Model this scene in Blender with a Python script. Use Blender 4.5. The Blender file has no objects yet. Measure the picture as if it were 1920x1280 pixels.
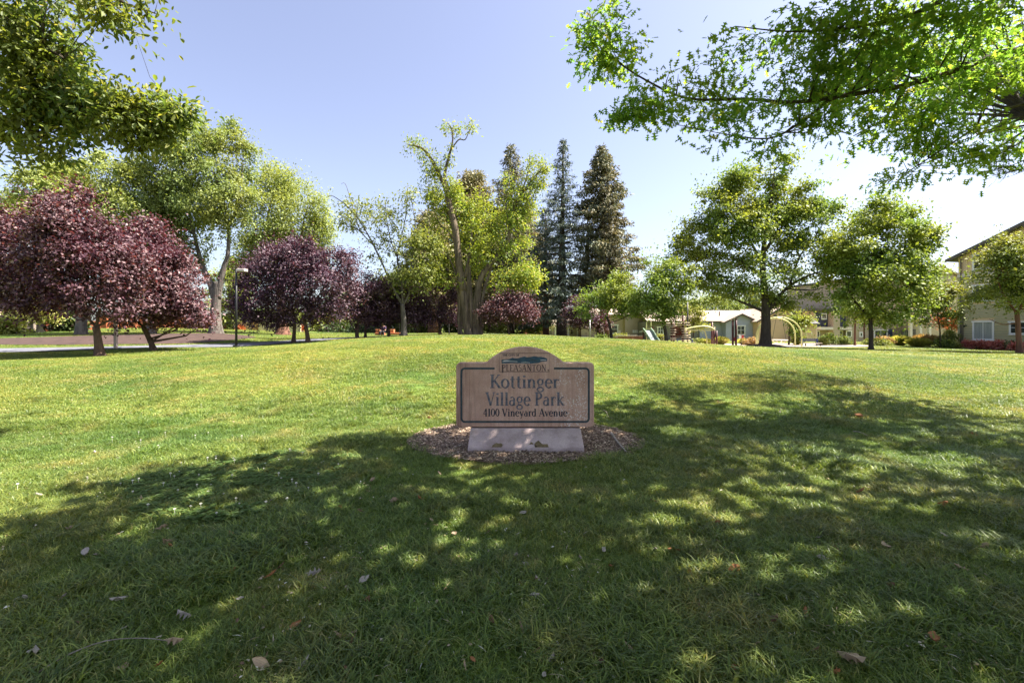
import bpy, math, random
import numpy as np
from mathutils import Vector, Matrix

# ------------------------------------------------------------------ camera
F, HOR, EYE = 853.0, 615.0, 1.55            # focal length and horizon in photo pixels, eye height
scene = bpy.context.scene
C = scene.collection
cam_d = bpy.data.cameras.new("camera")
cam_d.lens = 36.0 * F / 1920.0
cam_d.sensor_width = 36.0
cam_d.shift_y = -(640.0 - HOR) / 1920.0
cam_d.clip_start, cam_d.clip_end = 0.05, 3000
cam = bpy.data.objects.new("camera", cam_d)
cam.location = (0, 0, EYE)
cam.rotation_euler = (math.radians(90), 0, 0)
C.objects.link(cam)
scene.camera = cam

# ------------------------------------------------------------------ light
SUN_EL, SUN_AZ = math.radians(58), math.radians(88)       # azimuth from +Y towards +X
world = bpy.data.worlds.new("World")
scene.world = world
world.use_nodes = True
wn, wl = world.node_tree.nodes, world.node_tree.links
wn.clear()
w_out = wn.new("ShaderNodeOutputWorld")
w_bg = wn.new("ShaderNodeBackground")
w_sky = wn.new("ShaderNodeTexSky")
w_sky.sky_type = 'NISHITA'
w_sky.sun_disc = False
w_sky.sun_elevation = SUN_EL
w_sky.sun_rotation = SUN_AZ
w_sky.altitude = 100
w_sky.air_density = 1.0
w_sky.dust_density = 2.2
w_sky.ozone_density = 2.5
w_bg.inputs['Strength'].default_value = 0.072
w_hs = wn.new("ShaderNodeHueSaturation")
w_hs.inputs['Saturation'].default_value = .78
w_hs.inputs['Hue'].default_value = .515
wl.new(w_sky.outputs[0], w_hs.inputs['Color'])
wl.new(w_hs.outputs[0], w_bg.inputs[0])
wl.new(w_bg.outputs[0], w_out.inputs[0])

sun_d = bpy.data.lights.new("sun", 'SUN')
sun_d.energy = 5.0
sun_d.angle = math.radians(0.5)
sun_d.color = (1.0, 0.94, 0.83)
sun = bpy.data.objects.new("sun", sun_d)
sdir = Vector((math.cos(SUN_EL) * math.sin(SUN_AZ), math.cos(SUN_EL) * math.cos(SUN_AZ), math.sin(SUN_EL)))
sun.rotation_euler = (-sdir).to_track_quat('-Z', 'Y').to_euler()
sun.location = sdir * 60
C.objects.link(sun)

vs = scene.view_settings
vs.view_transform = 'Standard'
vs.look = 'None'
vs.gamma = 1.0
vs.use_curve_mapping = False
vs.exposure = 2.0
scene.cycles.max_bounces = 12
scene.cycles.transparent_max_bounces = 8
scene.cycles.transmission_bounces = 8
scene.cycles.diffuse_bounces = 10
scene.cycles.glossy_bounces = 2
scene.cycles.caustics_reflective = False
scene.cycles.caustics_refractive = False

# ------------------------------------------------------------------ helpers
def pt(px, py, Y):
    """point at depth Y metres that the photo shows at pixel (px, py)"""
    return Vector(((px - 960.0) / F * Y, Y, EYE - (py - HOR) / F * Y))

def mk_mesh(name, V, Fc, mat=None, smooth=False):
    V = np.asarray(V, dtype=np.float32).reshape(-1, 3)
    Fc = np.asarray(Fc, dtype=np.int32)
    me = bpy.data.meshes.new(name)
    n, k = Fc.shape
    me.vertices.add(len(V))
    me.vertices.foreach_set("co", V.ravel())
    me.loops.add(n * k)
    me.loops.foreach_set("vertex_index", Fc.ravel())
    me.polygons.add(n)
    me.polygons.foreach_set("loop_start", np.arange(0, n * k, k, dtype=np.int32))
    if smooth:
        me.polygons.foreach_set("use_smooth", np.ones(n, dtype=bool))
    me.update(calc_edges=True)
    if mat:
        me.materials.append(mat)
    return me

def link(name, me, parent=None, world=True):
    o = bpy.data.objects.new(name, me)
    C.objects.link(o)
    if parent is not None:
        o.parent = parent
        if world:                                    # mesh was built in world space: keep it there
            o.matrix_parent_inverse = Matrix.LocRotScale(parent['_loc'], parent.rotation_euler, None).inverted() if '_loc' in parent else Matrix.Identity(4)
    return o

def tag(o, label=None, cat=None, group=None, kind=None):
    if label: o['label'] = label
    if cat: o['category'] = cat
    if group: o['group'] = group
    if kind: o['kind'] = kind
    return o

def thing(name, label, cat, loc=(0, 0, 0), rz=0.0, group=None):
    o = bpy.data.objects.new(name, None)
    C.objects.link(o)
    o.empty_display_size = 0.2
    o.location = loc
    o.rotation_euler = (0, 0, rz)
    return tag(o, label, cat, group)

class MB:
    """collects shapes into one mesh"""
    def __init__(s): s.v, s.f = [], []
    def add(s, V, Fs):
        b = len(s.v)
        s.v += [tuple(p) for p in V]
        s.f += [tuple(i + b for i in f) for f in Fs]
        return s
    def box(s, x0, x1, y0, y1, z0, z1):
        return s.add([(x0,y0,z0),(x1,y0,z0),(x1,y1,z0),(x0,y1,z0),(x0,y0,z1),(x1,y0,z1),(x1,y1,z1),(x0,y1,z1)],
                     [(0,3,2,1),(4,5,6,7),(0,1,5,4),(1,2,6,5),(2,3,7,6),(3,0,4,7)])
    def bar(s, a, b, w, h=None):
        """a rectangular bar from a to b"""
        a, b = Vector(a), Vector(b); h = h or w
        d = (b - a).normalized()
        up = Vector((0,0,1)) if abs(d.z) < .95 else Vector((0,1,0))
        u = d.cross(up).normalized(); v = u.cross(d)
        V = [p + u*(w/2*i) + v*(h/2*j) for p in (a,b) for i,j in ((-1,-1),(1,-1),(1,1),(-1,1))]
        return s.add(V, [(0,1,2,3),(7,6,5,4),(0,4,5,1),(1,5,6,2),(2,6,7,3),(3,7,4,0)])
    def tube(s, pts, rad, n=6, cap=True, wob=0.0, rnd=None):
        pts = [Vector(p) for p in pts]
        m = len(pts)
        if not hasattr(rad, '__len__'): rad = [rad]*m
        V, Fs = [], []
        ref = Vector((0.31, 0.95, 0.05)).normalized()
        for i in range(m):
            d = (pts[min(i+1,m-1)] - pts[max(i-1,0)])
            d = d.normalized() if d.length > 1e-6 else Vector((0,0,1))
            u = d.cross(ref)
            if u.length < .2: u = d.cross(Vector((1,0,0)))
            u.normalize(); v = u.cross(d)
            for k in range(n):
                a = 2*math.pi*k/n
                r = rad[i] * (1 + (rnd.uniform(-wob, wob) if wob and rnd else 0))
                V.append(pts[i] + u*(r*math.cos(a)) + v*(r*math.sin(a)))
        for i in range(m-1):
            for k in range(n):
                k2 = (k+1) % n
                Fs.append((i*n+k, i*n+k2, (i+1)*n+k2, (i+1)*n+k))
        if cap:
            Fs.append(tuple(range(n))[::-1]); Fs.append(tuple((m-1)*n+k for k in range(n)))
        return s.add(V, Fs)
    def prism(s, poly, y0, y1):
        """poly in (x,z), front at y0 and back at y1"""
        n = len(poly)
        V = [(x,y0,z) for x,z in poly] + [(x,y1,z) for x,z in poly]
        return s.add(V, [tuple(range(n)), tuple(range(2*n-1,n-1,-1))] + [(i, i+n, (i+1)%n+n, (i+1)%n) for i in range(n)])
    def build(s, name, mat, parent=None, smooth=False, world=True, bevel=0.0):
        me = bpy.data.meshes.new(name)
        me.from_pydata(s.v, [], s.f)
        if smooth: me.polygons.foreach_set("use_smooth", [True]*len(me.polygons))
        me.update()
        if mat: me.materials.append(mat)
        o = bpy.data.objects.new(name, me)
        C.objects.link(o)
        if parent is not None:
            o.parent = parent
            if world: o.matrix_parent_inverse = mat_of(parent).inverted()
        if bevel:
            m = o.modifiers.new("bevel", 'BEVEL'); m.width = bevel; m.segments = 2; m.limit_method = 'ANGLE'
        return o

def mat_of(o):
    m = Matrix.LocRotScale(o.location, o.rotation_euler, o.scale)
    return m if o.parent is None else mat_of(o.parent) @ o.matrix_parent_inverse @ m

def under(o, parent):
    """parent a world-space mesh object"""
    o.parent = parent
    o.matrix_parent_inverse = mat_of(parent).inverted()
    return o

def copy_tree(o, parent=None):
    c = o.copy()
    C.objects.link(c)
    if parent is not None: c.parent = parent
    for ch in list(o.children): copy_tree(ch, c)
    return c

# ------------------------------------------------------------------ materials
def new_mat(name):
    m = bpy.data.materials.new(name)
    m.use_nodes = True
    nt = m.node_tree
    nt.nodes.clear()
    out = nt.nodes.new("ShaderNodeOutputMaterial")
    return m, nt, out

def ramp(nt, stops, fac=None, interp='LINEAR'):
    r = nt.nodes.new("ShaderNodeValToRGB")
    cr = r.color_ramp
    cr.interpolation = interp
    while len(cr.elements) < len(stops): cr.elements.new(0.5)
    for e, (p, c) in zip(cr.elements, stops):
        e.position = p
        e.color = (*c, 1) if len(c) == 3 else c
    if fac is not None: nt.links.new(fac, r.inputs[0])
    return r

def mixrgb(nt, fac, a, b, mode='MIX'):
    m = nt.nodes.new("ShaderNodeMix")
    m.data_type = 'RGBA'; m.blend_type = mode
    for sock, val in ((m.inputs[0], fac), (m.inputs[6], a), (m.inputs[7], b)):
        if hasattr(val, 'is_output'): nt.links.new(val, sock)
        elif hasattr(val, '__len__'): sock.default_value = (*val, 1) if len(val) == 3 else val
        else: sock.default_value = val
    return m.outputs[2]

def noise(nt, scale, detail=3, rough=.55, vec=None, dist=0.0):
    n = nt.nodes.new("ShaderNodeTexNoise")
    n.inputs['Scale'].default_value = scale
    n.inputs['Detail'].default_value = detail
    n.inputs['Roughness'].default_value = rough
    n.inputs['Distortion'].default_value = dist
    if vec is not None: nt.links.new(vec, n.inputs['Vector'])
    return n

def pos(nt, kind='world'):
    if kind == 'world':
        return nt.nodes.new("ShaderNodeNewGeometry").outputs['Position']
    return nt.nodes.new("ShaderNodeTexCoord").outputs['Object']

def mapped(nt, vec, scale):
    m = nt.nodes.new("ShaderNodeMapping")
    m.inputs['Scale'].default_value = scale
    nt.links.new(vec, m.inputs['Vector'])
    return m.outputs[0]

def surf(name, col, col2=None, nscale=8, rough=.75, bump=0.0, bscale=60, spec=.3, stretch=None, metal=0.0, detail=4, kind='object'):
    """plain material: two colours mixed by noise and a fine bump"""
    m, nt, out = new_mat(name)
    b = nt.nodes.new("ShaderNodeBsdfPrincipled")
    b.inputs['Roughness'].default_value = rough
    b.inputs['Specular IOR Level'].default_value = spec
    b.inputs['Metallic'].default_value = metal
    v = pos(nt, kind)
    if stretch: v = mapped(nt, v, stretch)
    n = noise(nt, nscale, detail, .6, v)
    c2 = col2 or tuple(x*.72 for x in col)
    r = ramp(nt, [(.32, c2), (.68, col)], n.outputs['Fac'])
    nt.links.new(r.outputs[0], b.inputs['Base Color'])
    if bump:
        n2 = noise(nt, bscale, 4, .65, v)
        bp = nt.nodes.new("ShaderNodeBump")
        bp.inputs['Strength'].default_value = bump
        bp.inputs['Distance'].default_value = .02
        nt.links.new(n2.outputs['Fac'], bp.inputs['Height'])
        nt.links.new(bp.outputs[0], b.inputs['Normal'])
    nt.links.new(b.outputs[0], out.inputs[0])
    return m

def leaf_mat(name, stops, trans=.38, rough=.45, spec=.35, tcol=(1.25, 1.2, .55), patch=None, pscale=.6, inst=False):
    """leaf: colour differs leaf by leaf, light shines through"""
    m, nt, out = new_mat(name)
    if inst:
        fac0 = nt.nodes.new("ShaderNodeNewGeometry").outputs['Random Per Island']
    else:
        fac0 = nt.nodes.new("ShaderNodeNewGeometry").outputs['Random Per Island']
    r = ramp(nt, stops, fac0)
    col = r.outputs[0]
    if patch:
        n = noise(nt, pscale, 2, .5, pos(nt))
        rr = ramp(nt, [(.42, (0,0,0)), (.62, (1,1,1))], n.outputs['Fac'])
        col = mixrgb(nt, rr.outputs[0], col, mixrgb(nt, .6, col, patch))
    b = nt.nodes.new("ShaderNodeBsdfPrincipled")
    b.inputs['Roughness'].default_value = max(rough, .56)
    b.inputs['Specular IOR Level'].default_value = min(spec, .4)
    nt.links.new(col, b.inputs['Base Color'])
    t = nt.nodes.new("ShaderNodeBsdfTranslucent")
    nt.links.new(mixrgb(nt, 1.0, col, tcol, 'MULTIPLY'), t.inputs['Color'])
    mx = nt.nodes.new("ShaderNodeMixShader")
    mx.inputs[0].default_value = trans
    nt.links.new(b.outputs[0], mx.inputs[1])
    nt.links.new(t.outputs[0], mx.inputs[2])
    nt.links.new(mx.outputs[0], out.inputs[0])
    return m

def bark_mat(name, c1, c2, sc=6.0, zs=.18, bump=.9):
    m, nt, out = new_mat(name)
    b = nt.nodes.new("ShaderNodeBsdfPrincipled")
    b.inputs['Roughness'].default_value = .9
    b.inputs['Specular IOR Level'].default_value = .15
    v = mapped(nt, pos(nt), (1, 1, zs))
    n = noise(nt, sc, 6, .65, v, .6)
    n2 = noise(nt, sc*.35, 3, .5, pos(nt))
    r = ramp(nt, [(.38, c2), (.64, c1)], n.outputs['Fac'])
    col = mixrgb(nt, n2.outputs['Fac'], r.outputs[0], tuple(x*1.25 for x in c1))
    col = mixrgb(nt, .5, r.outputs[0], col)
    nt.links.new(col, b.inputs['Base Color'])
    bp = nt.nodes.new("ShaderNodeBump")
    bp.inputs['Strength'].default_value = bump
    bp.inputs['Distance'].default_value = .05
    nt.links.new(n.outputs['Fac'], bp.inputs['Height'])
    nt.links.new(bp.outputs[0], b.inputs['Normal'])
    nt.links.new(b.outputs[0], out.inputs[0])
    return m

# lawn colour, shared by the ground and the blades standing on it
def lawn_colour(nt, base_a, base_b, dry, fine):
    v = pos(nt)
    n1 = noise(nt, .22, 3, .55, v)
    n2 = noise(nt, 1.3, 3, .6, v)
    r1 = ramp(nt, [(.36, base_a), (.64, base_b)], n1.outputs['Fac'])
    r2 = ramp(nt, [(.50, (0,0,0)), (.72, (1,1,1))], n2.outputs['Fac'])
    c = mixrgb(nt, r2.outputs[0], r1.outputs[0], mixrgb(nt, .55, r1.outputs[0], dry))
    n4 = noise(nt, .55, 3, .55, mapped(nt, v, (.35, 1.3, 1)))
    c = mixrgb(nt, 1.0, c, ramp(nt, [(.36, (.74,.80,.78)), (.60, (1.06,1.04,1.02))], n4.outputs['Fac']).outputs[0], 'MULTIPLY')
    n3 = noise(nt, fine, 3, .7, v)
    r3 = ramp(nt, [(.25, (.55,.6,.5)), (.75, (1.35,1.3,1.3))], n3.outputs['Fac'])
    return mixrgb(nt, 1.0, c, r3.outputs[0], 'MULTIPLY'), v

GA, GB, GD = (.122, .198, .044), (.200, .242, .055), (.33, .28, .10)
def make_ground_mat():
    m, nt, out = new_mat("lawn_ground")
    b = nt.nodes.new("ShaderNodeBsdfPrincipled")
    b.inputs['Roughness'].default_value = .9
    b.inputs['Specular IOR Level'].default_value = .1
    c, v = lawn_colour(nt, GA, GB, GD, 24)
    n = noise(nt, 60, 2, .7, v)
    r = ramp(nt, [(.35, (.45,.42,.4)), (.6, (1,1,1))], n.outputs['Fac'])
    nt.links.new(mixrgb(nt, 1.0, c, r.outputs[0], 'MULTIPLY'), b.inputs['Base Color'])
    bp = nt.nodes.new("ShaderNodeBump")
    bp.inputs['Strength'].default_value = .6; bp.inputs['Distance'].default_value = .03
    nt.links.new(n.outputs['Fac'], bp.inputs['Height'])
    nt.links.new(bp.outputs[0], b.inputs['Normal'])
    nt.links.new(b.outputs[0], out.inputs[0])
    return m

def make_blade_mat(name="grass_blade", k=1.0, pale_at=.86):
    m, nt, out = new_mat(name)
    c, v = lawn_colour(nt, tuple(x*k for x in GA), tuple(x*k for x in GB), tuple(x*k for x in GD), 9)
    g = nt.nodes.new("ShaderNodeNewGeometry")
    rr = ramp(nt, [(0, (.48,.60,.62)), (.45, (1,1,1)), (.75, (1.45,1.35,1.4)), (pale_at, (1.7,1.45,1.5)), (min(pale_at+.04, .985), (2.2,1.6,2.2)), (1, (2.7,1.95,3.2))], g.outputs['Random Per Island'])  # palest blades: straw ones, and glints put into the blade colour
    col = mixrgb(nt, 1.0, c, rr.outputs[0], 'MULTIPLY')
    b = nt.nodes.new("ShaderNodeBsdfPrincipled")
    b.inputs['Roughness'].default_value = .42
    b.inputs['Specular IOR Level'].default_value = .35
    nt.links.new(col, b.inputs['Base Color'])
    t = nt.nodes.new("ShaderNodeBsdfTranslucent")
    nt.links.new(mixrgb(nt, 1.0, col, (1.45, 1.35, .6), 'MULTIPLY'), t.inputs['Color'])
    mx = nt.nodes.new("ShaderNodeMixShader")
    mx.inputs[0].default_value = .36
    nt.links.new(b.outputs[0], mx.inputs[1]); nt.links.new(t.outputs[0], mx.inputs[2])
    nt.links.new(mx.outputs[0], out.inputs[0])
    return m

M = {}
M['ground'] = make_ground_mat()
M['blade'] = make_blade_mat()
M['mulch'] = surf("mulch_soil", (.24, .165, .12), (.11, .075, .055), 14, .95, .8, 50, .1, kind='world')
M['path'] = surf("path_concrete", (.155, .155, .18), (.12, .12, .14), 2.5, .85, .2, 40, .2, kind='world')
M['playsand'] = surf("play_surface", (.38, .32, .26), (.32, .26, .21), 1.2, .9, .2, 30, .2, kind='world')
M['bark_bed'] = surf("bark_bed", (.085, .055, .048), (.045, .031, .028), 3.0, .95, .7, 20, .1, kind='world')  # base colour darkened to carry the shade of the big trees
M['bark_plum'] = bark_mat("bark_plum", (.13, .085, .06), (.045, .03, .025), 14, .25)
M['bark_grey'] = bark_mat("bark_grey", (.165, .142, .125), (.028, .024, .022), 7, .16, 1.5)
M['bark_tan'] = bark_mat("bark_tan", (.19, .145, .105), (.022, .017, .014), 7.5, .08, 1.6)
M['bark_dark'] = bark_mat("bark_dark", (.085, .065, .05), (.03, .024, .02), 9, .25)
M['bark_red'] = bark_mat("bark_red", (.20, .10, .07), (.08, .04, .03), 8, .12)
M['bark_pale'] = bark_mat("bark_pale", (.33, .28, .22), (.15, .12, .09), 9, .25)

M['leaf_plum'] = leaf_mat("leaf_plum", [(0, (.040,.018,.028)), (.4, (.090,.042,.052)), (.7, (.155,.086,.094)), (.92, (.28,.180,.182)), (1, (.38,.27,.27))], .22, .6, .5, (1.6, .55, .55), patch=(.065,.018,.035), pscale=.5)
M['leaf_plum_dark'] = leaf_mat("leaf_plum_dark", [(0, (.034,.019,.034)), (.45, (.076,.041,.060)), (.75, (.136,.082,.102)), (.94, (.24,.165,.19)), (1, (.32,.24,.26))], .22, .6, .5, (1.4, .55, .65), patch=(.05,.014,.042), pscale=.5)
M['leaf_elm'] = leaf_mat("leaf_elm", [(0, (.115,.170,.050)), (.5, (.205,.270,.085)), (.85, (.29,.35,.12)), (1, (.36,.40,.17))], .38, .5, .3, patch=(.25,.25,.05), pscale=.45)
M['leaf_willow'] = leaf_mat("leaf_willow", [(0, (.18,.235,.065)), (.5, (.29,.345,.105)), (1, (.42,.45,.18))], .42, .5, .3, patch=(.24,.26,.05))
M['leaf_locust'] = leaf_mat("leaf_locust", [(0, (.115,.185,.035)), (.5, (.215,.29,.055)), (.85, (.33,.37,.075)), (1, (.42,.34,.10))], .45, .5, .3, patch=(.29,.31,.045), pscale=.7)
M['leaf_sparse'] = leaf_mat("leaf_sparse", [(0, (.12,.155,.04)), (.6, (.21,.24,.06)), (1, (.30,.31,.10))], .38, .5, .3)
M['needle_blue'] = leaf_mat("needle_blue", [(0, (0.0561,0.0816,0.0714)), (.6, (0.1147,0.1479,0.1147)), (1, (0.204,0.2167,0.153))], .15, .55, .3, (1.1,1.1,.8))
M['needle_red'] = leaf_mat("needle_redwood", [(0, (.08,.10,.065)), (.45, (.15,.165,.095)), (.75, (.23,.215,.115)), (1, (.31,.255,.145))], .18, .55, .3, (1.2,1.1,.7), patch=(.10,.075,.035), pscale=.5)
M['needle_olive'] = leaf_mat("needle_olive", [(0, (.13,.14,.06)), (.5, (.24,.235,.10)), (1, (.36,.30,.15))], .25, .55, .3, (1.2,1.1,.7), patch=(.15,.10,.05))
M['leaf_maple'] = leaf_mat("leaf_maple", [(0, (.085,.145,.036)), (.5, (.155,.235,.052)), (1, (.27,.33,.085))], .44, .42, .45, patch=(.30,.30,.05), pscale=.4)
M['leaf_young'] = leaf_mat("leaf_young", [(0, (.105,.175,.035)), (.5, (.165,.255,.050)), (1, (.26,.33,.085))], .40, .45, .4, patch=(.25,.26,.04), pscale=.5)
M['leaf_round'] = leaf_mat("leaf_round", [(0, (.095,.135,.032)), (.5, (.18,.225,.05)), (1, (.29,.315,.085))], .34, .42, .45, patch=(.25,.235,.035))
M['leaf_oak'] = leaf_mat("leaf_oak", [(0, (.080,.140,.040)), (.5, (.125,.205,.050)), (.85, (.18,.255,.060)), (.97, (.30,.31,.07)), (1, (.46,.33,.16))], .64, .4, .4, (1.8, 2.0, .75), patch=(.17,.185,.02), pscale=.9)
M['leaf_laurel'] = leaf_mat("leaf_laurel", [(0, (.060,.098,.032)), (.5, (.115,.165,.052)), (.85, (.20,.235,.068)), (1, (.34,.29,.10))], .46, .32, .55, (1.5,1.5,.55), patch=(.18,.175,.03), pscale=1.2)
M['leaf_hedge'] = leaf_mat("leaf_hedge", [(0, (0.0587,0.0979,0.0235)), (.6, (0.137,0.1859,0.0431)), (1, (0.2741,0.3132,0.0783))], .3, .5, .35)
M['leaf_lime'] = leaf_mat("leaf_lime", [(0, (.16,.19,.045)), (.6, (.27,.29,.07)), (1, (.37,.37,.12))], .4, .5, .3)
M['leaf_dark'] = leaf_mat("leaf_dark", [(0, (0.0261,0.0493,0.0145)), (.6, (0.058,0.0899,0.0261)), (1, (0.116,0.145,0.0435))], .25, .45, .4)
M['leaf_pinkred'] = leaf_mat("leaf_pinkred", [(0, (.20,.05,.045)), (.5, (.42,.13,.11)), (1, (.55,.30,.24))], .35, .5, .3, (1.4,.8,.7))
M['leaf_orange'] = leaf_mat("leaf_orange", [(0, (.24,.07,.022)), (.6, (.42,.13,.04)), (1, (.5,.22,.08))], .4, .5, .3, (1.3,.9,.6))
M['leaf_ornamental'] = leaf_mat("leaf_ornamental", [(0, (.27,.29,.07)), (.6, (.46,.45,.13)), (1, (.58,.52,.24))], .4, .5, .3)
M['leaf_russet'] = leaf_mat("leaf_russet", [(0, (.26,.16,.09)), (.6, (.42,.27,.15)), (1, (.50,.38,.22))], .35, .5, .3)

# ------------------------------------------------------------------ terrain
_cp = []
def _c(px, py, Y): p = pt(px, py, Y); _cp.append((p.x, p.y, p.z))
for x in (-9, -5, -2, 1, 4, 8, 12):
    for y in (-6, 0, 3, 6.2): _cp.append((x, y, 0.0))
for q in [(960,638.5,16),(700,642,16),(1200,642,16),(880,628,30),(800,627.5,30),(1000,628,30),(640,635,28),(720,632,30),(440,652,22),(578,642,25),(187,668,16.3),
          (288,655,19),(0,681,13.5),(-300,690,13.5),(0,652,20.5),(210,652,20.5),(1095,633,32),(1145,638.5,30),(1250,647,27.5),(1350,651,28),(1435,650,29.5),(1633,656,27),
          (1740,657,27),(1840,655,34),(1960,663,25),(1500,660,16),(1800,672,16),(1300,648,35),(1560,647,36),(1700,644,42),(1500,641,46),(1200,641,44),
          (480,626,36),(535,633,32),(405,626,30),(150,631,27),(75,622,33),(0,624,33),(-300,628,33),(250,619,37),(360,616,42),(600,622,48),(750,622,52),
          (900,625,45),(1000,627,45),(1050,631,44),(1130,634,42),(500,616,50),(200,610,48),(1790,647,44),(1650,641,54)]: _c(*q)
for x, y, z in [(-70,20,.6),(-70,60,1.6),(70,10,0),(70,60,0),(0,75,.7),(-35,75,1.5),(40,75,.1),(-40,-8,0),(40,-8,0),(0,-8,0)]: _cp.append((x,y,z))
_cp = np.array(_cp)
_d = np.linalg.norm(_cp[:,None,:2] - _cp[None,:,:2], axis=2)
_n = len(_cp)
_A = np.zeros((_n+1,_n+1)); _A[:_n,:_n] = -np.sqrt(_d*_d+1.0) - np.eye(_n)*.06; _A[:_n,_n]=1; _A[_n,:_n]=1
_w = np.linalg.solve(_A, np.append(_cp[:,2], 0))
def gz(x, y):
    x, y = np.asarray(x, float), np.asarray(y, float)
    sh = np.broadcast(x, y).shape
    xx, yy = np.broadcast_to(x, sh).ravel(), np.broadcast_to(y, sh).ravel()
    out = np.empty(xx.shape)
    for i in range(0, len(xx), 20000):
        a, b = np.clip(xx[i:i+20000], -75, 75), np.clip(yy[i:i+20000], -8, 80)
        d = np.sqrt((a[:,None]-_cp[None,:,0])**2 + (b[:,None]-_cp[None,:,1])**2 + 1.0)
        out[i:i+20000] = -d @ _w[:_n] + _w[_n]
    return out.reshape(sh)
def gp(px, Y):
    """the ground point at depth Y under photo column px"""
    x = (px-960.0)/F*Y
    return Vector((x, Y, float(gz(x, Y))))

def grid_mesh(name, xs, ys, mat, off=0.0):
    X, Yg = np.meshgrid(xs, ys)
    Z = gz(X, Yg) + off
    V = np.stack([X, Yg, Z], -1).reshape(-1, 3)
    nx, ny = len(xs), len(ys)
    i = np.arange(ny-1)[:,None]*nx + np.arange(nx-1)[None,:]
    Fc = np.stack([i, i+1, i+nx+1, i+nx], -1).reshape(-1, 4)
    return mk_mesh(name, V, Fc, mat, True)

def axis(lo, hi, fine, lo2, hi2, k=1.35):
    a = list(np.arange(lo, hi+1e-6, fine)); s = fine
    while a[-1] < hi2: s *= k; a.append(a[-1]+s)
    s = fine
    while a[0] > lo2: s *= k; a.insert(0, a[0]-s)
    return np.array(a)

ground = link("ground", grid_mesh("ground", axis(-42, 46, .5, -900, 900), axis(-6, 62, .5, -60, 1500), M['ground']))
tag(ground, kind='structure')

def sheet(name, poly_px, mat, off, label=None, world_poly=None, step=.45):
    """a surface draped on the ground inside a closed outline"""
    poly = world_poly or [tuple(gp(px, Y))[:2] for px, Y in poly_px]
    P = np.array(poly)
    xs = np.arange(P[:,0].min()-step, P[:,0].max()+2*step, step); ys = np.arange(P[:,1].min()-step, P[:,1].max()+2*step, step)
    bm_v, bm_f = [], []
    import bmesh
    bm = bmesh.new()
    vs_ = [bm.verts.new((x, y, 0)) for x, y in poly]
    bm.faces.new(vs_)
    for x in xs: bmesh.ops.bisect_plane(bm, geom=bm.verts[:]+bm.edges[:]+bm.faces[:], plane_co=(x,0,0), plane_no=(1,0,0))
    for y in ys: bmesh.ops.bisect_plane(bm, geom=bm.verts[:]+bm.edges[:]+bm.faces[:], plane_co=(0,y,0), plane_no=(0,1,0))
    co = np.array([v.co[:2] for v in bm.verts])
    z = gz(co[:,0], co[:,1]) + off
    for v, h in zip(bm.verts, z): v.co.z = h
    bmesh.ops.recalc_face_normals(bm, faces=bm.faces[:])
    if sum(f.normal.z for f in bm.faces) < 0: bmesh.ops.reverse_faces(bm, faces=bm.faces[:])
    me = bpy.data.meshes.new(name); bm.to_mesh(me); bm.free()
    me.materials.append(mat)
    return tag(link(name, me), label, kind='structure')

def band(cl, w):
    """outline of a strip of width w along a centre line"""
    L, R = [], []
    for i, (x, y) in enumerate(cl):
        a, b = cl[max(i-1,0)], cl[min(i+1,len(cl)-1)]
        dx, dy = b[0]-a[0], b[1]-a[1]; l = math.hypot(dx, dy)
        L.append((x - dy/l*w/2, y + dx/l*w/2)); R.append((x + dy/l*w/2, y - dx/l*w/2))
    return R + L[::-1]

def smooth_line(P, n=4):
    out = []
    P = [np.array(p, float) for p in P]
    for i in range(len(P)-1):
        p0, p1, p2, p3 = P[max(i-1,0)], P[i], P[i+1], P[min(i+2,len(P)-1)]
        for k in range(n):
            t = k/n
            out.append(tuple(.5*((2*p1)+(-p0+p2)*t+(2*p0-5*p1+4*p2-p3)*t*t+(-p0+3*p1-3*p2+p3)*t**3)))
    out.append(tuple(P[-1]))
    return out

path_cl = smooth_line([(-46,16.5),(-34,17.6),(-21.5,18.9),(-17.2,20.3),(-14.4,23.2),(-11.4,27.2),(-8.6,31),(-4.2,35),(2,38.5),(7,40)])
PATH = band(path_cl, 2.1)
sheet("footpath", None, M['path'], .045, world_poly=PATH)
BARK = [(-29,22.3),(-24,21.7),(-20,22.2),(-17.0,23.4),(-16.2,26.4),(-16.6,29.5),(-19.5,30.6),(-24,28.5),(-28,25.8),(-30,24)]
BARK = [(float(a),float(b)) for a,b in BARK]
sheet("bark_bed", None, M['bark_bed'], .03, world_poly=smooth_line(BARK+[BARK[0]], 4)[:-1])
PLAY = [tuple(gp(px, Y))[:2] for px, Y in [(1195,30.6),(1240,30),(1330,30),(1420,30.5),(1520,31),(1620,32.5),(1625,37),(1540,40),(1380,40),(1220,40),(1185,36)]]
sheet("play_surface", None, M['playsand'], .04, world_poly=smooth_line(PLAY+[PLAY[0]], 4)[:-1])
ELL = (.19, 6.26, 1.57, 1.0)       # mulch bed round the sign: centre and radii
_rb = random.Random(3)
ell_poly = []
for k in range(56):
    a = 2*math.pi*k/56; j = 1 + .05*math.sin(3*a+1)+.035*math.sin(7*a)+_rb.uniform(-.025,.025)
    ell_poly.append((ELL[0]+ELL[2]*j*math.cos(a), ELL[1]+ELL[3]*j*math.sin(a)))
sheet("mulch_bed", None, M['mulch'], .012, world_poly=ell_poly, step=.3)

def in_poly(x, y, poly):
    P = np.array(poly); inside = np.zeros(x.shape, bool)
    j = len(P)-1
    for i in range(len(P)):
        xi, yi, xj, yj = P[i,0], P[i,1], P[j,0], P[j,1]
        cond = ((yi > y) != (yj > y)) & (x < (xj-xi)*(y-yi)/((yj-yi)+1e-12)+xi)
        inside ^= cond; j = i
    return inside
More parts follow.
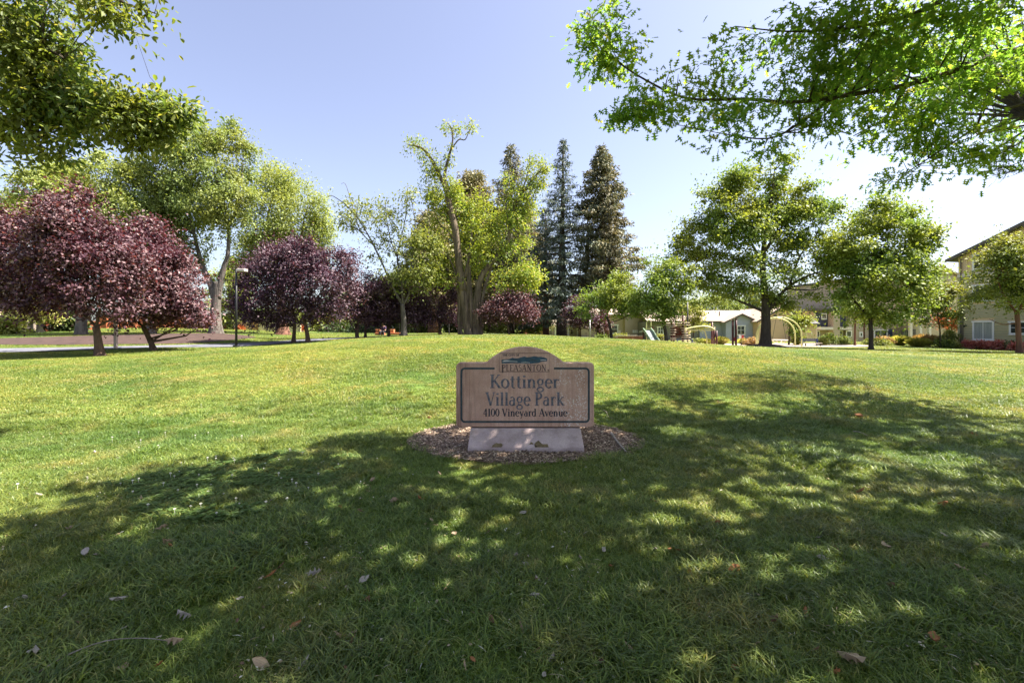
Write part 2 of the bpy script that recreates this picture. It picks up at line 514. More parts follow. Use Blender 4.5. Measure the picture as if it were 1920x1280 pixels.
# ------------------------------------------------------------------ leaves and trees
T_DIA = (np.array([(0,0,0),(.45,.5,.07),(1,0,-.06),(.45,-.5,.07)], float), [(0,3,2,1)])
T_OVAL = (np.array([(0,0,0),(.30,.40,.10),(.68,.36,.08),(1,0,-.10),(.68,-.36,.08),(.30,-.40,.10)], float), [(0,3,2,1),(0,5,4,3)])
_side = [(.16,.05),(.24,.30),(.33,.10),(.43,.11),(.51,.46),(.60,.12),(.68,.11),(.80,.34),(.86,.09)]
_ov = [(0,0,0)] + [(a,s,.10*s) for a,s in _side] + [(1,0,-.08)] + [(a,-s,.10*s) for a,s in _side[::-1]]
T_OAK = (np.array(_ov, float), [tuple(range(10,-1,-1)), tuple([0]+list(range(19,9,-1)))])
T_NEEDLE = (np.array([(0,0,0),(.5,.5,.03),(1,0,-.12),(.5,-.5,.03)], float), [(0,3,2,1)])

def unit(a): return a / np.maximum(np.linalg.norm(a, axis=-1, keepdims=True), 1e-9)

def leaf_verts(P, T, N, L, W, tmpl):
    tv, tf = tmpl
    T = unit(T); S = unit(np.cross(N, T)); Nn = np.cross(T, S)
    L = np.asarray(L)[:,None,None]; W = np.asarray(W)[:,None,None]
    V = P[:,None,:] + L*tv[None,:,0:1]*T[:,None,:] + W*tv[None,:,1:2]*S[:,None,:] + L*tv[None,:,2:3]*Nn[:,None,:]
    k = tv.shape[0]
    base = np.arange(len(P))[:,None]*k
    Fs = np.stack([np.asarray(f)[None,:] + base for f in tf], 1).reshape(-1, len(tf[0]))
    return V.reshape(-1,3), Fs

def clumps(blobs, K, rng, shell=.55, under=.35, lump=.34, fill=.42, pad=.8):
    """twig-tip positions: ellipsoid blobs carry rounded lumps, lumps carry the twig tips mostly on their upper and outer side"""
    c = np.array([b[0] for b in blobs], float); r = np.array([b[1] for b in blobs], float)
    w = (r[:,0]*r[:,1]*r[:,2])**(2/3)*np.array([b[2] if len(b) > 2 else 1.0 for b in blobs]); w /= w.sum()
    nl = max(len(blobs)*2, K//14)
    i = rng.choice(len(blobs), nl, p=w)
    d = unit(rng.normal(size=(nl,3)))
    fl = (d[:,2] < -.3) & (rng.random(nl) > under); d[fl,2] *= -1
    rad = (shell + (1-shell)*rng.random(nl)**.6)*(1 + .17*rng.normal(size=nl))
    lc = c[i] + d*r[i]*rad[:,None]*.86
    lr = lump*r[i].mean(axis=1)*(.6+.8*rng.random(nl))
    j = rng.integers(0, nl, K)
    e = unit(rng.normal(size=(K,3)) + d[j]*.7 + np.array([0,0,.45]))
    p = lc[j] + e*lr[j][:,None]*(.55+.5*rng.random(K)[:,None])*np.array([1.15,1.15,pad])
    f = rng.random(K) < fill                            # the rest fills the crown between the lumps
    i2 = rng.choice(len(blobs), K, p=w); d2 = unit(rng.normal(size=(K,3)))
    p2 = c[i2] + d2*r[i2]*(.35+.62*rng.random(K)**.5)[:,None]
    p[f] = p2[f]; e[f] = d2[f]
    return p, unit(e*.8+d[j]*.4)

def leaf_cloud(cp, cd, n_per, sig, flat, L, W, rng, droop=.25, out=.45, upn=.75, var=.3, spike=.0):
    """leaves scattered about each twig tip"""
    K = len(cp)
    off = rng.normal(size=(K, n_per, 3)).clip(-1.6, 1.6) * np.array([1,1,flat])
    s = (sig*(1+.35*rng.normal(size=K))).clip(sig*.35)[:,None,None]
    P = cp[:,None,:] + off*s
    if spike:                                           # shoots: twig tips drawn out along their own direction
        P = P + cd[:,None,:]*s*spike*np.abs(rng.normal(size=(K,n_per,1))).clip(0,2.2)*(.3+1.2*rng.random((K,1,1)))
    P = P.reshape(-1,3)
    o = (off*.5 + cd[:,None,:]*.8).reshape(-1,3)
    n = len(P)
    T = unit(o)*out + rng.normal(size=(n,3))*.5 + np.array([0,0,-droop])
    N = np.array([0,0,upn]) + rng.normal(size=(n,3))*.45 + unit(o)*.35
    l = L*(1+var*rng.normal(size=n)).clip(.4, 1.8)
    return P, T, N, l, l*W/L

def skeleton_tubes(mb, stems, rnd, sides=10, wob=.05, flare=1.0):
    """stems: (points, r0, r1); returns sample points of the wood with their radius"""
    samples = []
    for si, (pts, r0, r1) in enumerate(stems):
        line = smooth_line([tuple(p) for p in pts], 4)
        m = len(line)
        rad = [r0 + (r1-r0)*(i/(m-1))**.85 for i in range(m)]
        if flare > 1 and (si == 0 or abs(line[0][2]-stems[0][0][0][2]) < .35):
            p0 = Vector(line[0]); p1 = Vector(line[1]); g = (p1-p0)
            extra = [tuple(p0+g*t) for t in (.12,.3,.6)]
            line = [tuple(p0-Vector((0,0,.3)))] + [line[0]] + extra + line[1:]
            rad = [rad[0]]*5 + rad[1:]
            rad = [r*(1+(flare-1)*math.exp(-max(0,q[2]-p0.z)/(1.6*r0))) for r, q in zip(rad, line)]
            m = len(line)
        mb.tube(line, rad, sides if r0 > .08 else 5, True, wob if r0 > .08 else 0, rnd)
        for p, r in zip(line, rad): samples.append((*p, r))
    return np.array(samples)

def add_twigs(mb, samples, cp, rnd, k, r0=.035):
    if k <= 0 or len(cp) == 0: return
    idx = rnd.sample(range(len(cp)), min(k, len(cp)))
    for i in idx:
        t = cp[i]
        d = np.linalg.norm(samples[:,:3]-t, axis=1) + np.maximum(0, samples[:,2]-t[2]+.2)*2.0
        j = int(np.argmin(d))
        a = Vector(samples[j,:3]); b = Vector(t)
        l = (b-a).length
        if l < .15: continue
        m = a.lerp(b, .5) + Vector((rnd.uniform(-.12,.12)*l, rnd.uniform(-.12,.12)*l, -.08*l if rnd.random() < .4 else .12*l))
        r = min(r0*(.5+l*.35), samples[j,3]*.75)
        mb.tube([a, a.lerp(m,.55)+(b-a)*.0, m, m.lerp(b,.55), b], [r, r*.8, r*.6, r*.4, r*.18], 4, False)

SEED = [11]
SAMPLES = {}
def build_tree(name, label, base, stems, blobs, leafmat, bark, n_leaf, L, W=None, per=42, sig=.34, flat=.75, shell=.5, under=.35, twigs=50, tmpl=T_DIA, group=None,
               droop=.25, out=.45, upn=.75, lump=.34, fill=.42, pad=.8, spike=.0, flare=1.55, extra=None, cat='tree', strands=0, strand_len=1.2, twig_r=.035):
    SEED[0] += 1
    rng = np.random.default_rng(SEED[0]); rnd = random.Random(SEED[0])
    root = thing(name, label, cat, base, 0, group)
    cp, cd = clumps(blobs, max(4, n_leaf//per), rng, shell, under, lump, fill, pad)
    if stems:
        mb = MB()
        st = []
        for i, (pts, r0, r1) in enumerate(stems):
            pts = [Vector(p) for p in pts]
            st.append((pts, r0, r1))
        samples = skeleton_tubes(mb, st, rnd, flare=flare)
        SAMPLES[root.name] = samples
        add_twigs(mb, samples, cp, rnd, twigs, twig_r)
        mb.build('trunk', bark, root, smooth=True)
    P, T, N, l, w = leaf_cloud(cp, cd, per, sig, flat, L, W or L*.55, rng, droop, out, upn, .3, spike)
    if strands:                                         # hanging shoots of leaves
        si = rng.choice(len(cp), strands)
        m = 14
        t = np.linspace(0, 1, m)[None,:,None]
        a = cp[si][:,None,:] + rng.normal(size=(strands,1,3))*sig*.6
        sl = strand_len*(.5+rng.random((strands,1,1)))
        sway = rng.normal(size=(strands,1,3))*np.array([.22,.22,0])
        Q = a + np.concatenate([np.zeros((strands,m,2)), -t*sl], -1) + sway*t*sl + rng.normal(size=(strands,m,3))*.05
        Q = Q.reshape(-1,3); n = len(Q)
        P = np.concatenate([P, Q]); T = np.concatenate([T, rng.normal(size=(n,3))*.45+np.array([0,0,-.8])])
        N = np.concatenate([N, rng.normal(size=(n,3))+np.array([0,-.3,.3])])
        l2 = L*(1+.25*rng.normal(size=n)).clip(.5,1.6); l = np.concatenate([l, l2]); w = np.concatenate([w, l2*(W or L*.55)/L])
    if extra is not None:
        P = np.concatenate([P, extra[0]]); T = np.concatenate([T, extra[1]]); N = np.concatenate([N, extra[2]])
        l = np.concatenate([l, extra[3]]); w = np.concatenate([w, extra[4]])
    V, Fs = leaf_verts(P, T, N, l, w, tmpl)
    o = bpy.data.objects.new('crown', mk_mesh('crown', V, Fs, leafmat)); C.objects.link(o)
    under_obj(o, root)
    return root

def under_obj(o, parent):
    o.parent = parent
    o.matrix_parent_inverse = mat_of(parent).inverted()
    return o

def B(Y, *rows):
    """crown blobs from photo measurements: (px, py, rx, ry, dY, weight)"""
    out = []
    for q in rows:
        px, py, rx, ry = q[:4]; dY = q[4] if len(q) > 4 else 0; wt = q[5] if len(q) > 5 else 1.0
        y = Y + dY
        a, b = rx/F*y, ry/F*y
        out.append((tuple(pt(px, py, y)), (a, max(.5*(a+b), .75*a), b), wt))
    return out

def S(Y, rows, r0, r1, dY=0.0, base=None):
    """a stem from photo measurements: a list of (px, py) or (px, py, dY)"""
    P = []
    for i, q in enumerate(rows):
        y = Y + (q[2] if len(q) > 2 else 0)
        P.append(pt(q[0], q[1], y))
    if base is not None: P[0] = base
    return (P, r0, r1)

def photo_tree(name, label, base_px, Y, stems, blobs, **kw):
    b = gp(base_px, Y)
    st = []
    for i, s in enumerate(stems):
        rows, r0, r1 = s
        st.append(S(Y, rows, r0, r1, base=b if i == 0 else None))
    return build_tree(name, label, b, st, B(Y, *blobs), **kw)

GP = "purple leaved plum trees along the path"
PL = dict(leafmat=M['leaf_plum'], bark=M['bark_plum'], L=.102, W=.068, per=34, sig=.15, spike=1.5, fill=.35, lump=.30, flat=.8, shell=.45, under=.6, twigs=60, group=GP, tmpl=T_DIA, upn=.55, out=.35, droop=.15)
PD = dict(PL, leafmat=M['leaf_plum_dark'])
photo_tree("plum_tree", "purple plum tree cut by the picture's left edge, beside the tallest plum", -38, 17,
    [([(-38,672),(-36,620),(-30,580),(-20,540)], .13, .07), ([(-36,600),(20,560),(60,520)], .06, .02), ([(-32,585),(-60,540)], .06, .02)],
    [(-5,500,85,70),(45,455,50,48),(25,545,80,42),(80,520,40,45),(-70,500,80,70),(30,420,22,24),(60,560,55,28)], n_leaf=28275, **PL)
photo_tree("plum_tree", "tallest purple plum tree with pointed crown and trunk forking low in three", 187, 16.3,
    [([(187,668),(184,640),(180,612)], .135, .105), ([(180,612),(165,597),(150,585),(130,560)], .055, .02), ([(181,613),(184,590),(186,560),(160,480)], .06, .02), ([(181,612),(205,600),(238,585),(270,560)], .05, .018), ([(186,560),(140,470),(130,400)], .04, .012)],
    [(132,412,42,42),(130,385,26,30),(152,455,72,58),(175,520,92,60),(120,505,50,50),(205,480,58,55),(130,565,50,24),(215,565,62,30),(150,368,14,14),(128,366,12,12),(100,445,28,36)], n_leaf=33000, **PL)
photo_tree("plum_tree", "purple plum tree on a leaning trunk, crown sloping down towards the black lamp post", 288, 18.6,
    [([(289,655),(280,635),(268,612)], .10, .085), ([(268,612),(252,596),(240,570)], .05, .02), ([(268,612),(285,585),(300,550),(290,480)], .06, .015), ([(275,600),(320,580),(350,560)], .045, .015)],
    [(285,500,48,55),(320,540,55,50),(262,460,34,42),(345,575,40,30),(295,580,62,26),(372,598,22,15),(250,520,45,50),(255,590,30,20),(330,500,22,26)], n_leaf=32045, **PL)
photo_tree("plum_tree", "dark purple plum tree just right of the black lamp post", 550, 25,
    [([(550,642),(552,610),(548,580)], .10, .08), ([(548,585),(515,555),(500,520)], .05, .015), ([(549,590),(560,540),(550,490)], .05, .015)],
    [(495,555,48,44),(520,500,48,40),(478,582,32,24),(545,485,36,28),(530,560,55,45),(462,540,16,20),(500,600,40,14),(555,470,18,14),(470,515,20,14)], n_leaf=28275, **PD)
photo_tree("plum_tree", "dark purple plum tree with slanting trunk and a tuft swept out beyond its crown", 578, 24.6,
    [([(580,643),(574,615),(568,590)], .115, .08), ([(568,595),(600,550),(640,490),(665,475)], .05, .012), ([(569,600),(585,540),(585,480)], .05, .015)],
    [(600,540,58,52),(630,505,36,34),(650,482,22,13),(612,580,48,26),(575,490,36,32),(640,560,26,36),(590,470,20,12),(565,590,40,20),(668,475,8,6)], n_leaf=30160, **PD)
photo_tree("plum_tree", "purple plum tree with an orange-brown trunk and stake, behind the swept tuft", 670, 29,
    [([(670,633),(671,605),(676,585)], .09, .06), ([(672,600),(690,570),(700,545)], .04, .012)],
    [(690,555,34,36),(668,578,26,24),(700,585,36,18),(665,605,14,10),(700,528,20,14)], n_leaf=14137, **PD)
photo_tree("plum_tree", "low purple plum tree with a thin dark trunk before the seated person", 685, 30.5,
    [([(684,633),(686,608),(694,590)], .085, .06)],
    [(722,555,30,34),(712,585,30,20),(700,600,22,10),(735,580,24,20)], n_leaf=11310, **PD)
photo_tree("plum_tree", "purple plum tree whose dark trunk stands beside the seated person", 729, 31,
    [([(729,632),(729,605),(735,585)], .10, .07), ([(730,600),(750,570),(760,550)], .04, .012)],
    [(755,565,34,36),(740,590,34,16),(770,585,28,22),(745,540,26,20)], n_leaf=12252, **PD)
photo_tree("plum_tree", "purple plum tree left of the thick many stemmed trunk", 825, 32,
    [([(825,631),(824,605),(820,585)], .10, .07), ([(822,600),(800,570),(795,550)], .04, .012)],
    [(815,560,44,42),(790,580,30,26),(845,575,26,32),(820,595,45,14),(830,525,26,18)], n_leaf=16965, **PD)
photo_tree("plum_tree", "small round pinkish purple plum tree on a thin trunk at the crest of the lawn", 955, 29,
    [([(955,629),(952,612),(950,598)], .05, .04), ([(951,605),(970,580),(978,565)], .025, .01)],
    [(948,582,34,20),(975,575,24,22),(925,590,22,12),(955,565,24,14),(985,590,16,10)], n_leaf=14137, **PL)
photo_tree("plum_tree", "narrow purple plum tree in front of the redwood trunk", 1088, 34,
    [([(1088,632),(1088,612),(1086,598)], .07, .05)],
    [(1082,588,22,24),(1094,604,20,9),(1070,598,14,12),(1075,570,12,10)], n_leaf=8482, **PD)
photo_tree("plum_tree", "small reddish plum tree beside a pale post and leaning bare stems", 1121, 35,
    [([(1121,634),(1121,615),(1122,604)], .13, .08)],
    [(1122,606,14,11),(1130,600,10,8),(1112,602,10,9)], n_leaf=4147, **PL)

# ---- large trees on the left
EL = dict(leafmat=M['leaf_elm'], bark=M['bark_grey'], L=.17, W=.078, per=60, sig=.29, flat=.8, shell=.5, under=.45, droop=.35, upn=.5, fill=.3, lump=.40, spike=.5)
photo_tree("elm_tree", "tall broad green tree with a thick grey trunk forked in two above the dirt bed", 405, 30.5,
    [([(405,626),(404,590),(406,560),(409,528)], .38, .24), ([(405,572),(398,540),(384,510),(374,480),(362,430),(350,370)], .27, .06), ([(407,560),(414,525),(420,500),(428,470),(425,400),(400,320)], .24, .06), ([(365,440),(320,400),(300,370)], .10, .03), ([(426,430),(450,380),(455,330)], .10, .03), ([(352,375),(370,310),(375,260)], .08, .02)],
    [(372,262,60,44),(330,325,52,52),(412,305,55,50),(380,385,70,50),(325,405,50,50),(440,290,30,36),(352,235,28,20),(400,240,36,22),(440,360,38,44),(300,450,40,44),(345,480,34,40),(410,440,36,30,0,.6),(290,370,30,46),(455,300,20,26),(360,320,60,60),(300,430,46,50),(425,400,46,50),(320,480,50,36)],
    n_leaf=54000, twigs=110, strands=300, strand_len=1.2, group="tall green trees", flare=1.3, **EL)
photo_tree("willow_tree", "light yellow-green drooping tree behind the dark plums", 530, 36,
    [([(530,636),(529,610),(527,560),(525,500)], .42, .30), ([(526,520),(500,440),(510,370)], .2, .05), ([(527,530),(560,460),(570,410)], .2, .05)],
    [(522,348,34,34),(540,395,56,46),(590,420,32,34),(485,430,34,36),(560,440,50,34),(610,440,16,24),(500,385,34,34),(530,470,60,30),(470,470,28,40),(505,330,24,18),(560,480,56,34),(600,450,30,36),(500,460,50,40)],
    **dict(EL, leafmat=M['leaf_willow'], bark=M['bark_red'], sig=.38), n_leaf=35000, twigs=60, strands=800, strand_len=1.8, group="tall green trees")
photo_tree("elm_tree", "wide pale green tree rising behind the tallest plum", 152, 29,
    [([(153,631),(152,600),(154,560),(160,500)], .30, .24), ([(158,520),(120,430),(105,370)], .18, .05), ([(160,510),(200,420),(195,350)], .18, .05)],
    [(180,338,62,38),(110,352,56,38),(225,385,50,52),(65,372,32,28),(150,400,80,50),(235,440,30,50),(190,308,28,14),(240,330,26,30),(60,405,30,30)],
    flare=1.2, n_leaf=33000, twigs=70, strands=250, strand_len=1.1, group="tall green trees", **dict(EL, leafmat=M['leaf_willow']))
photo_tree("elm_tree", "green tree with a straight grey trunk behind the leaning plum trunk", 283, 30,
    [([(284,624),(283,590),(283,520),(280,450)], .27, .22), ([(282,500),(300,430),(300,390)], .14, .04)],
    [(285,410,42,50),(270,470,40,50),(310,460,34,44),(255,420,25,40)],
    n_leaf=20735, twigs=40, strands=250, group="tall green trees", flare=1.3, **EL)
photo_tree("elm_tree", "hazy grey-green tree far off at the picture's left edge", 5, 52,
    [([(5,615),(6,560),(10,450)], .35, .15)],
    [(15,385,30,16),(25,405,30,20),(-10,395,30,20),(0,430,40,30)], n_leaf=11310, twigs=20, group="tall green trees", **dict(EL, leafmat=M['leaf_sparse'], L=.26, W=.14, sig=.7))
photo_tree("elm_tree", "bright green leafy tree between the thick grey trunk and the lamp post", 440, 44,
    [([(440,618),(438,590),(436,560)], .2, .12)],
    [(436,545,26,42),(430,585,24,30),(450,570,18,30),(446,510,18,25),(425,530,16,40)], n_leaf=16965, twigs=20, group="tall green trees", **dict(EL, leafmat=M['leaf_willow'], L=.2, W=.11))
photo_tree("bay_tree", "small yellow-green tree with a pale trunk before the red fence", 75, 32,
    [([(75,622),(74,605),(76,590)], .16, .12), ([(75,604),(55,590),(45,580)], .06, .02)],
    [(52,580,26,14),(75,588,22,12),(40,588,16,10),(95,590,14,9)], n_leaf=7163, leafmat=M['leaf_ornamental'], bark=M['bark_pale'], L=.16, W=.10, sig=.3, twigs=16)

# ---- centre
photo_tree("thin_tree", "sparse tall tree with a slim grey trunk and bare outer twigs", 757, 29,
    [([(758,630),(757,600),(754,570)], .19, .14), ([(754,572),(735,535),(715,490),(690,440),(660,395),(625,368),(615,370)], .085, .012), ([(755,570),(752,520),(745,480),(760,410),(765,345)], .085, .012), ([(756,572),(768,545),(772,490),(778,420),(770,370)], .075, .012),
     ([(700,460),(672,425),(650,350),(640,345)], .04, .008), ([(748,490),(730,440),(722,380)], .05, .01), ([(690,440),(650,420),(630,410)], .03, .008), ([(772,500),(800,460),(805,400)], .04, .01)],
    [(665,398,36,30,0,.8),(720,420,30,46),(760,392,26,44),(738,490,46,46),(790,470,36,52),(645,375,22,14,0,.6),(700,460,30,30,0,.7),(725,390,24,30),(770,540,34,24),(790,520,30,30)],
    n_leaf=8580, leafmat=M['leaf_sparse'], bark=M['bark_grey'], L=.16, W=.085, per=18, sig=.26, shell=.25, twigs=170, twig_r=.02, under=.7)
_lo = dict(leafmat=M['leaf_locust'], bark=M['bark_tan'], L=.16, W=.09, per=26, sig=.30, shell=.3, under=.8, fill=.5, lump=.42)
photo_tree("locust_tree", "great old tree with a fluted many stemmed trunk and twisted bare upper limbs", 880, 30,
    [([(874,629),(873,600),(871,570),(866,540)], .30, .25), ([(868,545),(861,500),(854,433),(845,395),(837,357),(828,337),(813,306),(796,282),(780,274),(765,272)], .29, .035),
     ([(840,375),(834,330),(840,300),(844,285),(849,262),(846,240),(838,230)], .13, .025), ([(846,280),(860,262),(872,262),(880,245),(886,237)], .06, .015), ([(856,470),(845,440),(825,420),(812,385)], .08, .015),
     ([(893,629),(893,600),(895,565),(899,529),(912,505),(926,488),(944,465),(954,447),(957,412),(964,390),(971,375),(988,350),(1003,330),(1024,312)], .27, .03), ([(971,378),(985,340),(992,310),(993,290)], .08, .015), ([(956,425),(948,380),(955,340)], .08, .015), ([(990,348),(1015,345),(1030,350)], .04, .01),
     ([(884,629),(884,590),(882,540),(880,480),(886,430)], .19, .05), ([(864,629),(861,600),(861,565),(858,520)], .17, .09), ([(900,629),(904,600),(904,565),(912,530),(922,500)], .17, .07), ([(880,629),(874,590),(877,550),(878,500)], .18, .06), ([(858,521),(840,480),(815,450)], .08, .02), ([(893,629),(889,585),(894,540),(905,505)], .15,.06),
     ([(872,520),(885,460),(905,420)], .12,.03), ([(926,490),(950,500),(975,515)], .06, .015)],
    [(893,400,32,28,1.4),(870,440,26,34,1.5),(925,470,34,24,-.6),(815,440,26,38,.8),(968,520,32,30,-.4),(945,555,24,16,-.4),(990,505,18,30),(905,440,34,28,1.6),(795,480,22,40,0,.6),(832,495,32,28,1.0),(875,375,24,18,1.2),(935,425,20,24,1.2,.8),(810,520,22,20),(880,495,30,24,1.4),(925,515,26,20,1.2,.8),(980,465,18,24,.6,.8),(992,545,14,14),(822,400,14,22,0,.8),(905,370,20,16,1.2,.8),(950,385,14,26,.8,.6),(900,420,20,20,-1.2,.7),(862,395,14,16,-.8,.5),(840,530,24,14,-.6,.7),(905,470,22,16,-1.3,.6),(838,338,18,24,0,.8),(815,362,20,26,.4,.8),(852,378,16,24,.5,.8),(800,325,16,20,0,.7),(968,415,18,22,-.5,.7),(985,380,18,22,0,.7)],
    n_leaf=22100, twigs=120, group=None, extra=None, flare=1.25, **_lo)
# clusters of leaves out on the bare limb ends of the great old tree
def limb_leaves(Y, rows, n, L, sig, seed):
    rng = np.random.default_rng(seed)
    bl = B(Y, *rows)
    cp, cd = clumps(bl, n//14, rng, .2, .9, .3, .6)
    return leaf_cloud(cp, cd, 14, sig, .9, L, L*.55, rng), cp
_t = [o for o in C.objects if o.name.startswith('locust_tree')][0]
(P_, T_, N_, l_, w_), _tips = limb_leaves(30, [(850,243,16,14),(880,242,9,9),(782,272,22,11),(765,278,8,10),(800,292,20,14),(822,318,18,16),(842,290,10,18),(1008,310,24,22),(992,352,24,30),(970,400,20,30),(1024,305,10,14),(1010,340,18,20),(955,350,16,24),(815,380,16,28),(850,350,14,20),(995,400,18,30)], 7600, .14, .22, 5)
V_, F_ = leaf_verts(P_, T_, N_, l_, w_, T_DIA)
_o = bpy.data.objects.new('limb_foliage', mk_mesh('limb_foliage', V_, F_, M['leaf_locust'])); C.objects.link(_o); under_obj(_o, _t)

_mb = MB(); add_twigs(_mb, SAMPLES[_t.name], _tips, random.Random(8), 170, .022)
_mb.build('twig', M['bark_tan'], _t)['kind'] = 'stuff'

def conifer(name, label, base_px, Y, top_px, top_py, profile, mat, bark, seed, r0, levels, droop, dens, L, W, sig, group, gap=0.0, per_level=7):
    """profile: (height fraction, half width in photo pixels)"""
    rng = np.random.default_rng(seed); rnd = random.Random(seed)
    b = gp(base_px, Y); top = pt(top_px, top_py, Y)
    root = thing(name, label, 'tree', b, 0, group)
    mb = MB()
    H_ = top.z - b.z
    n = 9
    line = [b.lerp(top, i/n) + Vector((rnd.uniform(-.05,.05), 0, 0)) for i in range(n+1)]
    line[0] = b - Vector((0,0,.3))
    mb.tube(line, [r0*(1-.93*(i/n)**.9) for i in range(n+1)], 9, True, .05, rnd)
    pf = np.array(profile)
    Ps, Ds = [], []
    for k in range(levels):
        t = pf[0,0] + (1-pf[0,0])*(k/(levels-1))**.92
        hw = 1.3*np.interp(t, pf[:,0], pf[:,1])/F*Y
        c = b.lerp(top, t)
        a0 = rnd.uniform(0, 6.28)
        m = per_level if hw > .6 else 5
        for j in range(m):
            if rnd.random() < gap: continue
            a = a0 + 2*math.pi*j/m + rnd.uniform(-.3,.3)
            l = hw*rnd.uniform(.6,1.35)
            d = Vector((math.cos(a), math.sin(a), 0))
            rise = rnd.uniform(-.05,.22)*(1 if t > .5 else .6)
            pts = [c + d*(l*s) + Vector((0,0,l*(rise*s - droop*s*s))) for s in (0,.35,.7,1)]
            rb = min(.06, .012+.014*l)
            mb.tube(pts, [rb, rb*.75, rb*.5, rb*.2], 4, False)
            cnt = max(3, int(dens*l*(1.0 if hw > .8 else 1.6)))
            for q in range(cnt):
                s = rnd.random()**.5
                Ps.append(c + d*(l*s) + Vector((0,0,l*(rise*s-droop*s*s))) + Vector((rnd.gauss(0,.07*l+.03), rnd.gauss(0,.07*l+.03), 0)))
                Ds.append(d)
    mb.build('trunk', bark, root, smooth=True)
    cp = np.array([tuple(p) for p in Ps]); cd = np.array([tuple(p) for p in Ds])
    P, T, N, l, w = leaf_cloud(cp, cd, 9, sig, .55, L, W, rng, .4, .7, .5)
    V, Fs = leaf_verts(P, T, N, l, w, T_NEEDLE)
    o = bpy.data.objects.new('crown', mk_mesh('crown', V, Fs, mat)); C.objects.link(o); under_obj(o, root)
    return root
GC = "conifers behind the lawn"
conifer("cedar_tree", "tallest blue-grey conifer with layered see-through branches", 1053, 45, 1056, 265, [(.10,52),(.25,58),(.45,46),(.6,36),(.75,19),(.9,9),(1,2)], M['needle_blue'], M['bark_dark'], 31, .55, 34, .16, 4.6, .28, .075, .14, GC, .14)
conifer("cedar_tree", "shorter dark blue-grey conifer overlapping the tallest one", 1024, 47, 1022, 392, [(.10,40),(.3,38),(.6,24),(.85,12),(1,3)], M['needle_blue'], M['bark_red'], 32, .36, 22, .15, 6, .26, .07, .15, GC, .1)
conifer("redwood_tree", "dense brown-green conifer with a flame shaped crown, right of the tallest one", 1133, 44, 1128, 277, [(.22,46),(.35,46),(.5,39),(.65,33),(.8,24),(.92,12),(1,2)], M['needle_red'], M['bark_red'], 33, .50, 40, .10, 8.0, .27, .11, .18, GC, .18, 8)
conifer("redwood_tree", "thin topped conifer directly behind the old tree's forked right limb", 957, 50, 958, 275, [(.12,36),(.4,34),(.6,28),(.8,19),(.9,12),(1,3)], M['needle_red'], M['bark_dark'], 34, .45, 30, .12, 7, .28, .10, .2, GC, .16)
conifer("redwood_tree", "brownish blunt conifer filling the middle of the old tree", 885, 52, 884, 330, [(.1,52),(.5,46),(.75,40),(.9,28),(1,12)], M['needle_olive'], M['bark_dark'], 35, .45, 26, .08, 13, .30, .13, .34, GC, .05)
conifer("redwood_tree", "olive-brown conifer with a broad red trunk standing behind the dark plums", 812, 46, 806, 400, [(.25,34),(.45,40),(.7,34),(.9,20),(1,5)], M['needle_olive'], M['bark_red'], 36, .55, 22, .10, 8, .30, .12, .3, GC, .1)
conifer("redwood_tree", "low olive conifer seen between the old tree and the shorter cedar", 975, 55, 985, 400, [(.1,40),(.5,34),(.8,24),(1,6)], M['needle_olive'], M['bark_dark'], 37, .4, 20, .10, 10, .30, .13, .32, GC, .05)

# ---- right: maples
MP = dict(leafmat=M['leaf_maple'], bark=M['bark_dark'], L=.145, W=.105, per=38, sig=.20, flat=.6, shell=.45, under=.5, droop=.25, upn=.8, fill=.10, lump=.36, pad=.5, spike=1.7)
GM = "green broadleaf trees round the playground"
YO = dict(MP, leafmat=M['leaf_young'], L=.125, W=.088, sig=.17)
photo_tree("maple_tree", "low spreading green tree on a slim leaning trunk, left of the slide", 1147, 30,
    [([(1147,638),(1145,620),(1141,603),(1136,590)], .10, .07), ([(1142,606),(1165,598),(1185,585)], .045, .015), ([(1138,595),(1120,575),(1110,560)], .045, .015), ([(1138,592),(1150,560),(1148,535)], .04, .012)],
    [(1145,550,40,26),(1112,572,30,20),(1172,562,34,28),(1135,525,22,13),(1100,590,18,12),(1185,580,24,14),(1150,585,34,14),(1160,530,20,14)], n_leaf=13650, twigs=50, group=GM, **YO)
photo_tree("maple_tree", "round green tree with a forked dark trunk between slide and climbing net", 1250, 28,
    [([(1252,647),(1248,625),(1243,600),(1240,585)], .12, .085), ([(1242,600),(1255,592),(1268,575),(1275,560)], .05, .015), ([(1241,590),(1225,570),(1215,555)], .05, .015), ([(1240,588),(1245,550),(1240,520)], .045, .012)],
    [(1240,545,40,36),(1212,562,28,30),(1278,565,32,26),(1235,512,26,20),(1265,530,30,30),(1225,585,36,16),(1200,580,18,18),(1262,500,24,10)], n_leaf=16900, twigs=50, group=GM, **YO)
